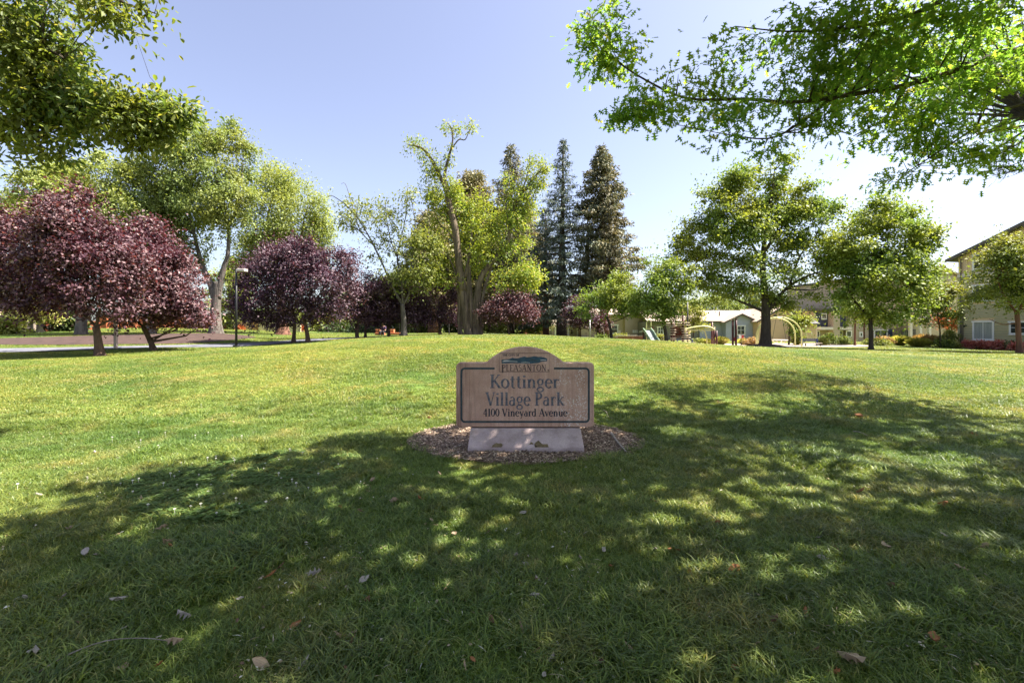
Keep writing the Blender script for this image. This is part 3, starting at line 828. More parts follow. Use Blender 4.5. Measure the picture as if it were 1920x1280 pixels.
photo_tree("maple_tree", "largest broad maple with a stout dark trunk on a mulch mound in the playground", 1435, 29.5,
    [([(1435,650),(1436,620),(1436,590),(1435,560)], .30, .25), ([(1435,585),(1405,572),(1370,558),(1345,545)], .12, .03), ([(1436,588),(1455,562),(1482,535),(1520,515),(1565,503)], .16, .03), ([(1435,562),(1430,500),(1436,430),(1448,360),(1452,320)], .24, .03),
     ([(1432,500),(1400,440),(1370,400)], .11, .025), ([(1435,470),(1470,420),(1500,390)], .11, .025), ([(1434,520),(1390,490),(1340,470)], .1, .025), ([(1480,537),(1500,480),(1530,440)], .08, .02)],
    [(1425,352,56,40),(1458,322,34,24),(1345,382,32,34),(1372,355,30,30),(1375,420,58,44),(1325,445,42,44),(1300,505,32,46),(1425,440,74,48),(1505,420,48,46),(1385,520,70,40),(1495,490,52,44),(1320,545,44,26),(1540,400,34,28),(1550,480,32,30),(1450,520,60,30),(1400,560,46,18,0,.6),(1470,385,34,30),(1290,460,16,22),(1530,540,40,24),(1500,570,34,20),(1395,320,16,16),(1575,520,20,30),(1565,440,24,30),(1520,365,26,22),(1480,345,22,18),(1560,400,22,18,0,.8)],
    n_leaf=66000, twigs=170, group=GM, **dict(MP, fill=.2, lump=.38))
photo_tree("maple_tree", "bushy green tree with a straight slim trunk at the lawn's edge before the apartments", 1633, 27,
    [([(1633,656),(1633,625),(1632,600),(1634,570)], .12, .10), ([(1633,590),(1655,540),(1675,480)], .07, .015), ([(1633,600),(1600,560),(1590,540)], .06, .015), ([(1634,572),(1632,500),(1640,420)], .09, .015), ([(1634,585),(1690,545),(1715,525)], .05, .012)],
    [(1635,405,34,34),(1672,445,42,46),(1610,465,44,50),(1700,485,40,44),(1640,510,60,44),(1715,530,30,26),(1600,535,40,34),(1665,565,60,30),(1590,570,34,24),(1625,590,54,18),(1735,460,14,18,0,.6),(1655,385,26,18),(1570,560,20,20),(1730,500,22,22),(1700,412,26,26),(1728,455,22,18,0,.8),(1660,375,20,14),(1590,500,26,30),(1740,480,16,14,0,.7)],
    n_leaf=39000, twigs=110, group=GM, **dict(MP, leafmat=M['leaf_young'], fill=.17))
photo_tree("maple_tree", "small dark round-headed tree before the peach house", 1479, 36,
    [([(1479,641),(1480,625),(1481,612)], .07, .05)],
    [(1480,615,14,11),(1494,607,16,9),(1503,597,13,8)], n_leaf=2600, twigs=14, group=GM, **dict(MP, bark=M['bark_plum']))
photo_tree("maple_tree", "thin young tree in the planting bed by the corner of the green building", 1763, 34,
    [([(1764,642),(1762,615),(1758,590),(1765,560)], .055, .03), ([(1760,600),(1775,575),(1785,560)], .025, .01)],
    [(1762,558,30,22),(1755,585,28,26),(1785,565,20,28),(1775,540,24,12),(1775,595,20,16)], n_leaf=8450, twigs=30, group=GM, **dict(MP, leafmat=M['leaf_round'], L=.13))
photo_tree("maple_tree", "dense rounded tree on a reddish trunk in front of the green building", 1912, 25,
    [([(1911,657),(1910,630),(1908,600),(1906,585)], .125, .10), ([(1908,605),(1880,608),(1855,598)], .04, .012), ([(1907,588),(1880,550),(1870,520)], .07, .02), ([(1907,588),(1930,540),(1935,510)], .07, .02)],
    [(1888,505,44,36),(1925,500,55,45),(1862,535,28,34),(1885,558,54,28),(1925,558,60,32),(1858,568,22,16),(1890,475,24,18),(1868,500,24,26),(1970,530,50,50)], n_leaf=31200, twigs=70, group=GM, **dict(MP, leafmat=M['leaf_round'], bark=M['bark_red'], L=.115, W=.08, sig=.19))
photo_tree("maple_tree", "yellow-green young tree against the grey house roof by the climbing net", 1300, 37,
    [([(1300,646),(1300,625),(1301,605)], .06, .04)],
    [(1302,605,16,14),(1290,595,18,18),(1310,598,12,14)], n_leaf=4160, twigs=12, group=GM, **dict(YO, leafmat=M['leaf_lime']))
photo_tree("maple_tree", "red-stemmed young tree in front of the clipped hedge", 1603, 35,
    [([(1603,644),(1603,620),(1604,600),(1606,580)], .08, .05)],
    [(1604,590,26,16),(1590,580,20,16),(1620,585,20,16)], n_leaf=4680, twigs=14, group=GM, **dict(YO, bark=M['bark_red']))
photo_tree("maple_tree", "second red-stemmed young tree nearer the apartment windows", 1621, 38,
    [([(1621,642),(1620,622),(1621,605),(1620,590)], .07, .05)],
    [(1622,592,22,12),(1640,595,18,12)], n_leaf=3380, twigs=10, group=GM, **dict(YO, bark=M['bark_red']))
photo_tree("maple_tree", "orange-leaved tree between the apartments and the green building", 1785, 46,
    [([(1786,642),(1785,625),(1784,612)], .08, .05)],
    [(1784,606,20,14),(1795,600,12,14),(1775,612,10,8)], n_leaf=4680, twigs=10, group=GM, **dict(MP, leafmat=M['leaf_orange']))

# ---- shrubs, hedges and planting
def shrub(name, label, cat, blobs, mat, n, L, W=None, group=None, sig=.14, per=22, base=None, grassy=False):
    SEED[0] += 1
    rng = np.random.default_rng(SEED[0])
    c = np.mean([b[0] for b in blobs], axis=0)
    g = (c[0], c[1], float(gz(c[0], c[1])))
    root = thing(name, label, cat, g, 0, group)
    if grassy:
        k = n
        bi = rng.integers(0, len(blobs), k)
        cc = np.array([b[0] for b in blobs])[bi]; rr = np.array([b[1] for b in blobs])[bi]
        a = rng.random(k)*6.28; sp = rng.random(k)**.7
        P = np.stack([cc[:,0]+rr[:,0]*.35*sp*np.cos(a), cc[:,1]+rr[:,1]*.35*sp*np.sin(a), np.zeros(k)], -1)
        P[:,2] = gz(P[:,0], P[:,1])
        T = np.stack([np.cos(a)*sp*.8, np.sin(a)*sp*.8, np.ones(k)*.9], -1) + rng.normal(size=(k,3))*.15
        N = np.stack([-np.cos(a), -np.sin(a), np.ones(k)*.5], -1)
        l = (cc[:,2]+rr[:,2]-P[:,2])*(.8+.35*rng.random(k))
        V, Fs = leaf_verts(P, T, N, l, np.full(k, W or .05), T_OVAL)
    else:
        cp, cd = clumps(blobs, max(3, n//per), rng, .55, .35)
        zmin = gz(cp[:,0], cp[:,1]) + .05
        cp[:,2] = np.maximum(cp[:,2], zmin)
        P, T, N, l, w = leaf_cloud(cp, cd, per, sig, .9, L, W or L*.6, rng, .05, .6, .5)
        P[:,2] = np.maximum(P[:,2], gz(P[:,0], P[:,1])+.02)
        V, Fs = leaf_verts(P, T, N, l, w, T_DIA)
    o = bpy.data.objects.new('foliage', mk_mesh('foliage', V, Fs, mat)); C.objects.link(o); under_obj(o, root)
    if not grassy:
        rnd = random.Random(SEED[0])
        for b in blobs:
            mb = MB()
            gx = (b[0][0], b[0][1], float(gz(b[0][0], b[0][1]))-.05)
            for q in range(3):
                mb.tube([gx, (b[0][0]+rnd.uniform(-.4,.4)*b[1][0], b[0][1]+rnd.uniform(-.4,.4)*b[1][1], b[0][2]+.3*b[1][2])], [.03,.012], 4)
            mb.build('stem', M['bark_dark'], root)
    return root
GH = "background bushes beyond the lawn"
for px, py, rx, ry, Y, lab, mt in [
    (612,612,26,18,50,"yellow-green bush beyond the slanting plum trunk",'leaf_lime'), (650,606,22,22,50,"grey-green bush behind the staked plum",'leaf_sparse'),
    (700,612,24,17,50,"light bush left of the seated person",'leaf_lime'), (740,610,22,18,50,"mid-green bush right behind the seated person",'leaf_hedge'),
    (785,606,30,26,50,"tall mottled bush right of the slim grey trunk",'leaf_lime'), (845,612,22,16,52,"light bush left of the fluted trunk",'leaf_elm'),
    (920,600,30,26,50,"straw-green bush right of the fluted trunk",'leaf_lime'), (905,575,22,34,58,"pale green tall bush behind the fluted trunk",'leaf_willow'),
    (1005,605,26,18,50,"dark bush before the orange cottage",'leaf_hedge'), (492,600,26,18,52,"green bush above the cream fence",'leaf_hedge'),
    (128,606,22,16,34,"round dark-green bush before the red fence",'leaf_dark'), (8,616,16,8,30,"low yellow-green bush at the foot of the grey fence",'leaf_lime'),
    (545,600,22,18,52,"loose olive bush behind the wide brown trunk",'leaf_elm'), (960,606,24,20,54,"dull green bush behind the small round plum",'leaf_elm'), (670,622,60,8,48,"long low dark bush under the staked plum",'leaf_dark'), (780,560,60,60,62,"mass of green tree tops behind the slim grey trunk",'leaf_elm'), (700,580,50,36,62,"mass of green tree tops behind the low plum",'leaf_elm'), (1150,590,40,26,66,"distant green tree top behind the low spreading tree",'leaf_hedge'), (1255,585,60,22,72,"distant tree top above the dark grey house wing",'leaf_hedge'), (1345,578,50,22,74,"distant tree top above the tan roof of the grey house",'leaf_elm'), (1425,574,45,24,76,"distant tree top above the peach house gable",'leaf_hedge'), (1550,572,50,26,78,"distant tree top above the apartment block's low roof",'leaf_elm'), (640,580,40,30,62,"distant green tree top behind the swept plum",'leaf_hedge')]:
    shrub("bush", lab, 'bush', B(Y, (px,py,rx,ry)), M[mt], int(90*rx*ry/12)+600, .24, .15, GH, .3)
GS = "planting round the playground"
for px, py, rx, ry, Y, lab, mt, gr in [
    (1128,637,9,7,33,"rounded green bush under the leaning trunk of the low spreading tree",'leaf_hedge',0), (1163,634,12,7,36,"yellow-green bush left of the brick planter",'leaf_lime',0),
    (1236,637,7,7,34,"lime bush beside the foot of the slide",'leaf_lime',0), (1325,640,12,5,36,"yellow grass clump under the straight bar climber",'leaf_ornamental',1),
    (1308,642,12,5,36,"grey-green low bush under the bar climber",'leaf_sparse',0), (1352,638,10,7,38,"yellow grass clump against the grey house",'leaf_ornamental',1),
    (1395,640,8,6,37,"yellow grass clump by the round sign",'leaf_ornamental',1), (1408,643,12,5,36,"straw coloured low planting left of the stout trunk",'leaf_russet',0),
    (1497,638,12,6,36,"yellow-green bush left of the blue bench",'leaf_lime',0), (1542,641,7,5,35,"small lime bush right of the blue bench",'leaf_lime',0),
    (1688,637,14,8,38,"spiky yellow-green clump before the dark glass door",'leaf_ornamental',1), (1655,640,16,5,38,"mixed low flowers under the white window",'leaf_russet',0),
    (1722,642,20,9,35,"feathery yellow grass clump under the porch posts",'leaf_ornamental',1), (1735,634,20,7,38,"russet seed-headed grasses by the porch",'leaf_russet',1),
    (1770,646,16,5,34,"low dark-green bush in the corner bed",'leaf_hedge',0), (1780,634,14,12,37,"pale green loose bush by the building corner",'leaf_sparse',0),
    (1640,643,30,3.5,37,"grey-green low edging plants behind the straight slim trunk",'leaf_sparse',0), (1792,648,8,5,34,"yellow-green tuft at the building corner",'leaf_lime',0)]:
    shrub("ornamental_grass" if gr else "bush", lab, 'grass' if gr else 'bush', B(Y, (px,py,rx,ry)), M[mt], 800 if gr else int(900+8*rx*ry), .11, .07 if not gr else .045, GS, .11, grassy=bool(gr))
shrub("hedge", "clipped box-shaped hedge between the blue bench and the red-stemmed trees", 'hedge', B(37, (1548,640,10,7),(1562,639,12,8),(1578,639,12,8),(1592,640,10,7)), M['leaf_hedge'], 5200, .10, .06, None, .1)
GR = "red bushes under the green building"
shrub("red_bush", "wide pinkish-red bush under the broad white window", 'bush', B(33.2, (1832,647,18,7),(1848,648,12,6)), M['leaf_pinkred'], 2600, .10, .06, GR, .1)
shrub("red_bush", "smaller pinkish-red bush between the two ground floor windows", 'bush', B(31.8, (1872,648,14,7)), M['leaf_pinkred'], 1700, .10, .06, GR, .1)
shrub("red_bush", "pinkish-red bush half hidden by the reddish trunk", 'bush', B(30, (1908,648,9,6)), M['leaf_pinkred'], 900, .10, .06, GR, .1)
shrub("bush", "dark bush at the foot of the building's siding beside the reddish trunk", 'bush', B(30.6, (1896,648,7,6)), M['leaf_dark'], 700, .10, .06, GR, .1)
# ------------------------------------------------------------------ buildings
M['siding_green'] = surf("siding_green", (.47,.43,.27), (.42,.385,.24), 3, .7, .1, 80, .3)
M['siding_tan'] = surf("siding_tan", (.74,.57,.37), (.69,.53,.34), 2, .7, .1, 80, .3)
M['wall_taupe'] = surf("wall_taupe", (.44,.36,.27), (.40,.325,.245), 2, .8, .1, 60, .2)
M['wall_grey'] = surf("wall_grey", (.37,.38,.48), (.34,.35,.44), 2, .8, .1, 60, .2)
M['wall_peach'] = surf("wall_peach", (.68,.46,.31), (.63,.42,.28), 2, .8, .1, 60, .2)
M['wall_darkgrey'] = surf("wall_darkgrey", (.20,.185,.165), (.17,.16,.145), 2, .8, .1, 60, .2)
M['wall_navy'] = surf("wall_navy", (.06,.065,.10), (.045,.05,.08), 2, .6, .1, 60, .3)
M['wall_orange'] = surf("wall_orange", (.60,.34,.15), (.53,.30,.13), 2, .8, .1, 60, .2)
M['wall_cream'] = surf("wall_cream", (.66,.56,.36), (.58,.47,.29), 1.2, .8, .1, 60, .2)
M['wall_terracotta'] = surf("wall_terracotta", (.46,.15,.075), (.34,.11,.055), 1.0, .85, .2, 30, .2)
M['trim'] = surf("trim_white", (.80,.78,.77), (.74,.72,.71), 4, .5, .03, 60, .35)
M['trim_pink'] = surf("trim_offwhite", (.68,.60,.55), (.62,.55,.50), 3, .6, .03, 60, .3)
M['fascia'] = surf("fascia_brown", (.115,.095,.085), (.09,.075,.068), 3, .6, .05, 50, .3)
M['shingle'] = surf("roof_shingle", (.42,.33,.26), (.30,.235,.19), 9, .9, .5, 14, .15)
M['shingle_dark'] = surf("roof_shingle_dark", (.16,.15,.15), (.11,.105,.105), 9, .9, .5, 14, .15)
M['door_blue'] = surf("door_blue", (.05,.065,.13), (.04,.05,.11), 3, .5, .03, 50, .35)
M['curtain'] = surf("curtain", (.42,.43,.40), (.28,.30,.28), 1.5, .9, .1, 30, .1, stretch=(8,1,.5))
def glass_mat():
    m, nt, out = new_mat("window_glass")
    b = nt.nodes.new("ShaderNodeBsdfPrincipled")
    n = noise(nt, 1.4, 2, .5, pos(nt, 'object'))
    r = ramp(nt, [(.4, (.018,.022,.024)), (.65, (.075,.09,.085))], n.outputs['Fac'])
    nt.links.new(r.outputs[0], b.inputs['Base Color'])
    b.inputs['Roughness'].default_value = .06
    b.inputs['Specular IOR Level'].default_value = .8
    nt.links.new(b.outputs[0], out.inputs[0])
    return m
M['glass'] = glass_mat()
M['steel'] = surf("steel_painted", (.42,.40,.42), (.36,.35,.37), 5, .45, .02, 60, .5, metal=.3)
M['black_metal'] = surf("black_metal", (.02,.02,.023), (.014,.014,.016), 5, .45, .05, 60, .4)

def window(parent, x0, x1, z0, z1, y=0.0, tw=.10, bars=(1, 0), trim=None, pane=None, head=True, name='window'):
    """trimmed window standing proud of a wall whose face is at y; bars: vertical and horizontal glazing bars"""
    trim = trim or M['trim']
    mb = MB()
    mb.box(x0, x0+tw, y-.05, y+.03, z0, z1-tw); mb.box(x1-tw, x1, y-.05, y+.03, z0, z1-tw)
    mb.box(x0+tw, x1-tw, y-.047, y+.03, z0, z0+tw)
    e = .06 if head else 0
    mb.box(x0-e, x1+e, y-.06, y+.03, z1-tw*1.15, z1)
    if head: mb.box(x0-.03, x1+.03, y-.075, y+.03, z0-.05, z0-.002)
    w = mb.build(name, trim, parent, world=False)
    p = MB().box(x0+tw, x1-tw, y-.012, y-.004, z0+tw, z1-tw*1.15)
    p.build('pane', pane or M['glass'], w, world=False)
    nx, nz = bars
    for i in range(1, nx+1):
        xx = x0+tw + (x1-x0-2*tw)*i/(nx+1)
        MB().box(xx-.022, xx+.022, y-.034, y-.010, z0+tw, z1-tw*1.15).build('glazing_bar', trim, w, world=False)
    for i in range(1, nz+1):
        zz = z0+tw + (z1-z0-2*tw)*i/(nz+1)
        MB().box(x0+tw, x1-tw, y-.030, y-.011, zz-.018, zz+.018).build('glazing_bar', trim, w, world=False)
    return w

def lap_siding(x0, x1, z0, z1, y, c, openings=()):
    """overlapping boards: every course tilts out over the one below"""
    mb = MB(); z = z0
    while z < z1-1e-3:
        zt = min(z+c, z1)
        spans = [(x0, x1)]
        for ox0, ox1, oz0, oz1 in openings:
            if zt > oz0 and z < oz1:
                spans = [s for a, b in spans for s in ((a, min(b, ox0)), (max(a, ox1), b)) if s[1]-s[0] > .02]
        for a, b in spans:
            zz = z+.034
            mb.add([(a,y-.060,zz),(b,y-.060,zz),(b,y-.048,zt),(a,y-.048,zt),(a,y,zz),(b,y,zz),(a,y,zt),(b,y,zt)], [(0,1,2,3),(0,4,5,1),(3,2,7,6)])
        z = zt
    return mb

# the three storey green and tan building at the far right
gA = (36.3, 37.0)
zA = float(gz(*gA))
bg = thing("apartment_building", "green lap-sided building with a tan board-and-batten gable and dark sloping eave", "building", (gA[0], gA[1], zA), math.atan2(-.98, .2))
Lw, Dp, zb, ze, sl = 14.0, 13.0, 5.66-zA, 7.22-zA, .41
ap = ze + sl*Lw/2
MB().prism([(0,-.3),(Lw,-.3),(Lw,ze),(Lw/2,ap),(0,ze)], .0, Dp).build('wall', M['siding_tan'], bg, world=False)
op = [(1.02,2.39,.58-zA,2.16-zA),(3.29,4.3,1.05-zA,2.12-zA),(1.0,2.4,3.6-zA,5.0-zA)]
o = lap_siding(.14, Lw-.14, -.1, zb-.02, -.004, .185, op).build('siding', M['siding_green'], bg, world=False); o['kind'] = 'stuff'
MB().box(-.02, Lw+.02, -.09, -.003, zb, zb+.26).build('belt_board', M['trim_pink'], bg, world=False)
MB().box(-.02, .13, -.05, .12, -.1, zb-.003).build('corner_board', M['siding_green'], bg, world=False)
x = .22
while x < Lw-.1:
    zt = ze + sl*(x if x < Lw/2 else Lw-x) - .05
    segs = [(zb+.263, zt)]
    if .95 < x < 2.45: segs = [(7.45-zA, zt)] if zt > 7.5-zA else []
    for a, b in segs:
        MB().box(x-.035, x+.035, -.065, -.001, a, b).build('batten', M['siding_tan'], bg, world=False)
    x += .40
for sgn in (0, 1):
    xe, xr = (-.55, Lw/2) if sgn == 0 else (Lw+.55, Lw/2)
    za = ze - sl*.55
    mb = MB().add([(xe,-.55,za),(xr,-.55,ap+.02),(xr,Dp+.4,ap+.02),(xe,Dp+.4,za),(xe,-.55,za+.16),(xr,-.55,ap+.18),(xr,Dp+.4,ap+.18),(xe,Dp+.4,za+.16)],
        [(0,1,2,3),(4,7,6,5),(0,4,5,1),(2,6,7,3),(0,3,7,4),(1,5,6,2)])
    r = mb.build('roof', M['shingle_dark'], bg, world=False)
    MB().add([(xe-.003,-.60,za-.07),(xr,-.60,ap-.05),(xr,-.60,ap+.19),(xe-.003,-.60,za+.17),(xe-.003,-.553,za-.07),(xr,-.553,ap-.05),(xr,-.553,ap+.19),(xe-.003,-.553,za+.17)],
        [(0,1,2,3),(7,6,5,4),(0,4,5,1),(3,2,6,7),(0,3,7,4),(1,5,6,2)]).build('fascia', M['fascia'], r, world=False)
    for q in (1.6, 3.0, 4.4, 5.8):
        xx = q if sgn == 0 else Lw-q
        zz = ze + sl*q - .05
        MB().box(xx-.05, xx+.05, -.58, -.01, zz-.18, zz).build('rafter_tail', M['fascia'], r, world=False)
window(bg, 1.02, 2.39, .62-zA, 2.12-zA, -.06, .11, (1,0), pane=M['curtain'])
window(bg, 3.29, 4.3, 1.09-zA, 2.08-zA, -.06, .11, (1,1))
window(bg, 1.0, 2.4, 6.1-zA, 7.38-zA, -.05, .13, (1,0))
window(bg, 1.0, 2.4, 3.64-zA, 4.96-zA, -.06, .11, (1,0))
MB().tube([(.24,-.10,-.05),(.24,-.10,zb),(.24,-.10,ze-.1)], .045, 8).build('downspout', M['fascia'], bg, world=False)
MB().tube([(.38,-.10,-.05),(.38,-.10,zb-.1)], .03, 6).build('downspout', M['fascia'], bg, world=False)
wl_ = MB().box(.48, .62, -.20, -.03, 1.72-zA, 1.80-zA).box(.50,.60,-.24,-.201,1.62-zA,1.78-zA).build('wall_lamp', M['black_metal'], bg, world=False)

def gable_house(name, label, X0, X1, Y, z0, eave, apex, depth, wmat, rmat, ov=.3, apex_x=None, courses=True, group=None):
    """house whose gable end faces the lawn; root at its front corner"""
    r = thing(name, label, "house", (X0, Y, z0), 0, group)
    w = X1-X0; ax = (apex_x-X0) if apex_x else w/2
    MB().prism([(0,-.4),(w,-.4),(w,eave-z0),(ax,apex-z0),(0,eave-z0)], 0, depth).build('wall', wmat, r, world=False)
    if courses:
        mb = MB(); z = .0
        while z < eave-z0-.1:
            mb.add([(0.02,-.014,z),(w-.02,-.014,z),(w-.02,-.002,z+.2),(.02,-.002,z+.2),(.02,-.001,z),(w-.02,-.001,z)], [(0,1,2,3),(0,4,5,1)]); z += .2
        s_ = mb.build('siding', wmat, r, world=False); s_['kind'] = 'stuff'
    for xe, s in ((0, -1), (w, 1)):
        k = (apex-eave)/abs(ax-xe)
        x_ = xe + s*ov; ze_ = eave-z0 - k*ov; za_ = apex-z0
        mb = MB().add([(x_,-ov,ze_+.02),(ax,-ov,za_+.02),(ax,depth,za_+.02),(x_,depth,ze_+.02),(x_,-ov,ze_+.14),(ax,-ov,za_+.14),(ax,depth,za_+.14),(x_,depth,ze_+.14)],
            [(0,1,2,3),(4,7,6,5),(0,4,5,1),(2,6,7,3),(0,3,7,4),(1,5,6,2)])
        rf = mb.build('roof', rmat, r, world=False)
        MB().add([(x_,-ov-.04,ze_-.04),(ax,-ov-.04,za_-.04),(ax,-ov-.04,za_+.15),(x_,-ov-.04,ze_+.15),(x_,-ov-.003,ze_-.04),(ax,-ov-.003,za_-.04),(ax,-ov-.003,za_+.15),(x_,-ov-.003,ze_+.15)],
            [(0,1,2,3),(7,6,5,4),(0,4,5,1),(3,2,6,7),(0,3,7,4),(1,5,6,2)]).build('fascia', M['fascia'], rf, world=False)
    return r
def X(px, Y): return (px-960)/F*Y
def Zp(py, Y): return EYE-(py-HOR)/F*Y

# grey house
Yg = 50.0
zg = float(gz(X(1390,Yg), Yg))
gh = gable_house("house", "blue-grey house with a small front gable, one white window and a tan shingle roof", X(1361,Yg), X(1418,Yg), Yg, zg, Zp(603.5,Yg), Zp(590,Yg), 6.0, M['wall_grey'], M['shingle'])
ox = X(1361,Yg)
window(gh, X(1381,Yg)-ox, X(1397,Yg)-ox, Zp(628,Yg)-zg, Zp(609.5,Yg)-zg, -.016, .10, (1,1))
wl0, wl1 = X(1262,Yg+1)-ox, X(1361,Yg+1)-ox-.02
MB().box(X(1312,Yg+1)-ox, wl1, 1.0, 7.5, -.4, Zp(603,Yg+1)-zg).build('wing_wall', M['wall_grey'], gh, world=False)
MB().box(wl0-3, X(1312,Yg+1)-ox-.02, 1.15, 7.5, -.4, Zp(603,Yg+1)-zg-.02).build('wing_wall', M['wall_darkgrey'], gh, world=False)
ez, rz_ = Zp(604,Yg+1)-zg, Zp(584,Yg+4.5)-zg
xl_, xr_ = wl0-3, X(1440,Yg+1)-ox
MB().add([(xl_,.55,ez),(xr_,.55,ez),(xr_,4.5,rz_),(xl_,4.5,rz_),(xl_,.55,ez+.13),(xr_,.55,ez+.13),(xr_,4.5,rz_+.13),(xl_,4.5,rz_+.13)],
    [(0,3,2,1),(4,5,6,7),(0,1,5,4),(1,2,6,5),(2,3,7,6),(3,0,4,7)]).build('main_roof', M['shingle'], gh, world=False)
MB().add([(xl_,8.4,ez),(xr_,8.4,ez),(xr_,4.52,rz_),(xl_,4.52,rz_),(xl_,8.4,ez+.13),(xr_,8.4,ez+.13),(xr_,4.52,rz_+.13),(xl_,4.52,rz_+.13)],
    [(0,1,2,3),(4,7,6,5),(0,4,5,1),(1,5,6,2),(2,6,7,3),(3,7,4,0)]).build('main_roof', M['shingle'], gh, world=False)
MB().box(wl0-3, wl1, .50, .548, ez-.02, ez+.14).build('gutter', M['fascia'], gh, world=False)
for px in (1320, 1348):
    xx = X(px,Yg+2.5)-ox
    MB().tube([(xx,2.4,ez+.5),(xx,2.4,ez+1.25)], .07, 8).build('roof_vent', M['fascia'], gh, world=False)
window(gh, X(1233,Yg+1)-ox, X(1245,Yg+1)-ox, Zp(627,Yg+1)-zg, Zp(612,Yg+1)-zg, 1.13, .10, (1,1))

# peach house
Yp = 49.0
zp = float(gz(X(1470,Yp), Yp))
ph = gable_house("house", "peach-coloured gabled house behind the stout dark trunk", X(1421,Yp), X(1512,Yp), Yp, zp, Zp(602,Yp), Zp(577,Yp), 9.0, M['wall_peach'], M['shingle'], apex_x=X(1465,Yp))
ox = X(1421,Yp)
bx0, bx1 = X(1503,Yp-1)-ox, X(1531,Yp-1)-ox
MB().box(bx0, bx1, -1.0, 3.0, -.4, Zp(608,Yp-1)-zp).build('bay_wall', M['wall_peach'], ph, world=False)
b0 = Zp(608,Yp-1)-zp
MB().add([(bx0-.2,-1.3,b0),(bx1+.2,-1.3,b0),(bx1+.2,0,b0+.45),(bx0-.2,0,b0+.45),(bx0-.2,-1.3,b0+.1),(bx1+.2,-1.3,b0+.1),(bx1+.2,0,b0+.55),(bx0-.2,0,b0+.55)],
    [(0,3,2,1),(4,5,6,7),(0,1,5,4),(1,2,6,5),(2,3,7,6),(3,0,4,7)]).build('bay_roof', M['shingle_dark'], ph, world=False)
window(ph, X(1488,Yp)-ox, X(1502,Yp)-ox, Zp(630,Yp)-zp, Zp(609,Yp)-zp, -.016, .13, (0,1))
MB().box(bx1+.005, bx1+.13, -.9, -.75, -.3, b0-.01).build('corner_post', M['trim_pink'], ph, world=False)
MB().box(X(1453,Yp)-ox-.14, X(1453,Yp)-ox+.14, -.06, -.001, Zp(592,Yp)-zp-.12, Zp(592,Yp)-zp+.12).build('gable_vent', M['fascia'], ph, world=False)
MB().box(X(1462,Yp)-ox, X(1467,Yp)-ox, .3, .7, Zp(577,Yp)-zp, Zp(572,Yp)-zp).build('chimney', M['wall_peach'], ph, world=False)

# the long apartment block behind the bushy tree
Ya = 54.0
za = float(gz(X(1650,Ya), Ya))
ox = X(1531,Ya)
ab = thing("apartment_building", "long taupe apartment block with navy panels, porches and white-trimmed windows", "building", (ox, Ya, za))
def ax(px, dy=0): return X(px, Ya+dy)-ox
def az(py, dy=0): return Zp(py, Ya+dy)-za
MB().box(ax(1590), ax(1742), 0, 12, -.4, 7.4).build('wall', M['wall_taupe'], ab, world=False)
MB().box(0, ax(1590)-.01, .4, 10, -.4, az(583)).build('wall', M['wall_taupe'], ab, world=False)
MB().prism([(ax(1690),-.4),(ax(1800),-.4),(ax(1800),az(531)),(ax(1742),az(505)),(ax(1690),az(528))], -1.2, 8).build('gable_wall', M['wall_taupe'], ab, world=False)
for (pa, ya, pb, yb) in ((1742,503,1806,533), (1742,503,1684,530)):
    xa, xb, z1, z2 = ax(pa), ax(pb), az(ya), az(yb)
    MB().add([(xa,-1.6,z1),(xb,-1.6,z2),(xb,8.2,z2),(xa,8.2,z1),(xa,-1.6,z1+.15),(xb,-1.6,z2+.15),(xb,8.2,z2+.15),(xa,8.2,z1+.15)],
        [(0,1,2,3),(4,7,6,5),(0,4,5,1),(1,5,6,2),(2,6,7,3),(3,7,4,0)] ).build('roof', M['shingle'], ab, world=False)
MB().box(ax(1585), ax(1690), -.4, 12.2, 7.41, 7.6).build('roof', M['shingle_dark'], ab, world=False)
MB().box(ax(1514), ax(1592), -.2, 10.2, az(583)+.01, az(580)+.05).build('roof', M['shingle_dark'], ab, world=False)
MB().box(ax(1512,-.3), ax(1548,-.3), -.35, -.203, az(582), az(578)+.02).build('gutter', M['fascia'], ab, world=False)
MB().box(ax(1534), ax(1555), .30, .398, az(612), az(585)).build('navy_panel', M['wall_navy'], ab, world=False)
MB().box(ax(1568), ax(1589), .30, .398, az(612), az(590)).build('navy_panel', M['wall_navy'], ab, world=False)
MB().box(ax(1664), ax(1673), -.03, -.001, -.2, az(617)).build('navy_panel', M['door_blue'], ab, world=False)
MB().box(ax(1533), ax(1590), -.6, .25, az(618), az(613)).build('balcony_rail', M['trim_pink'], ab, world=False)
MB().box(ax(1556), ax(1568), -.62, .39, -.3, az(585)).build('column', M['wall_taupe'], ab, world=False)
window(ab, ax(1543), ax(1553), az(598), az(587), .295, .10, (1,0))
for a_, b_ in ((1573,1584),(1586,1597),(1535,1541)):
    window(ab, ax(a_), ax(b_), az(632), az(619.5), .0 if a_ > 1585 else .39, .1, (0,0), head=False)
window(ab, ax(1638), ax(1664), az(637.5), az(617), -.004, .15, (1,0))
window(ab, ax(1611), ax(1618), az(632), az(622), -.004, .12, (0,0), head=False)
window(ab, ax(1690,-1.2), ax(1706,-1.2), az(638,-1.2), az(619,-1.2), -1.203, .10, (1,0), trim=M['fascia'], name='glass_door', head=False)
window(ab, ax(1694,-1.2), ax(1712,-1.2), az(558,-1.2), az(543,-1.2), -1.203, .12, (1,0))
window(ab, ax(1757,-1.2), ax(1770,-1.2), az(560,-1.2), az(548,-1.2), -1.203, .12, (1,0))
for px in (1707, 1725, 1742):
    MB().box(ax(px,-3)-.13, ax(px,-3)+.13, -3.13, -2.87, -.2, az(598,-3)).build('porch_post', M['trim_pink'], ab, world=False)
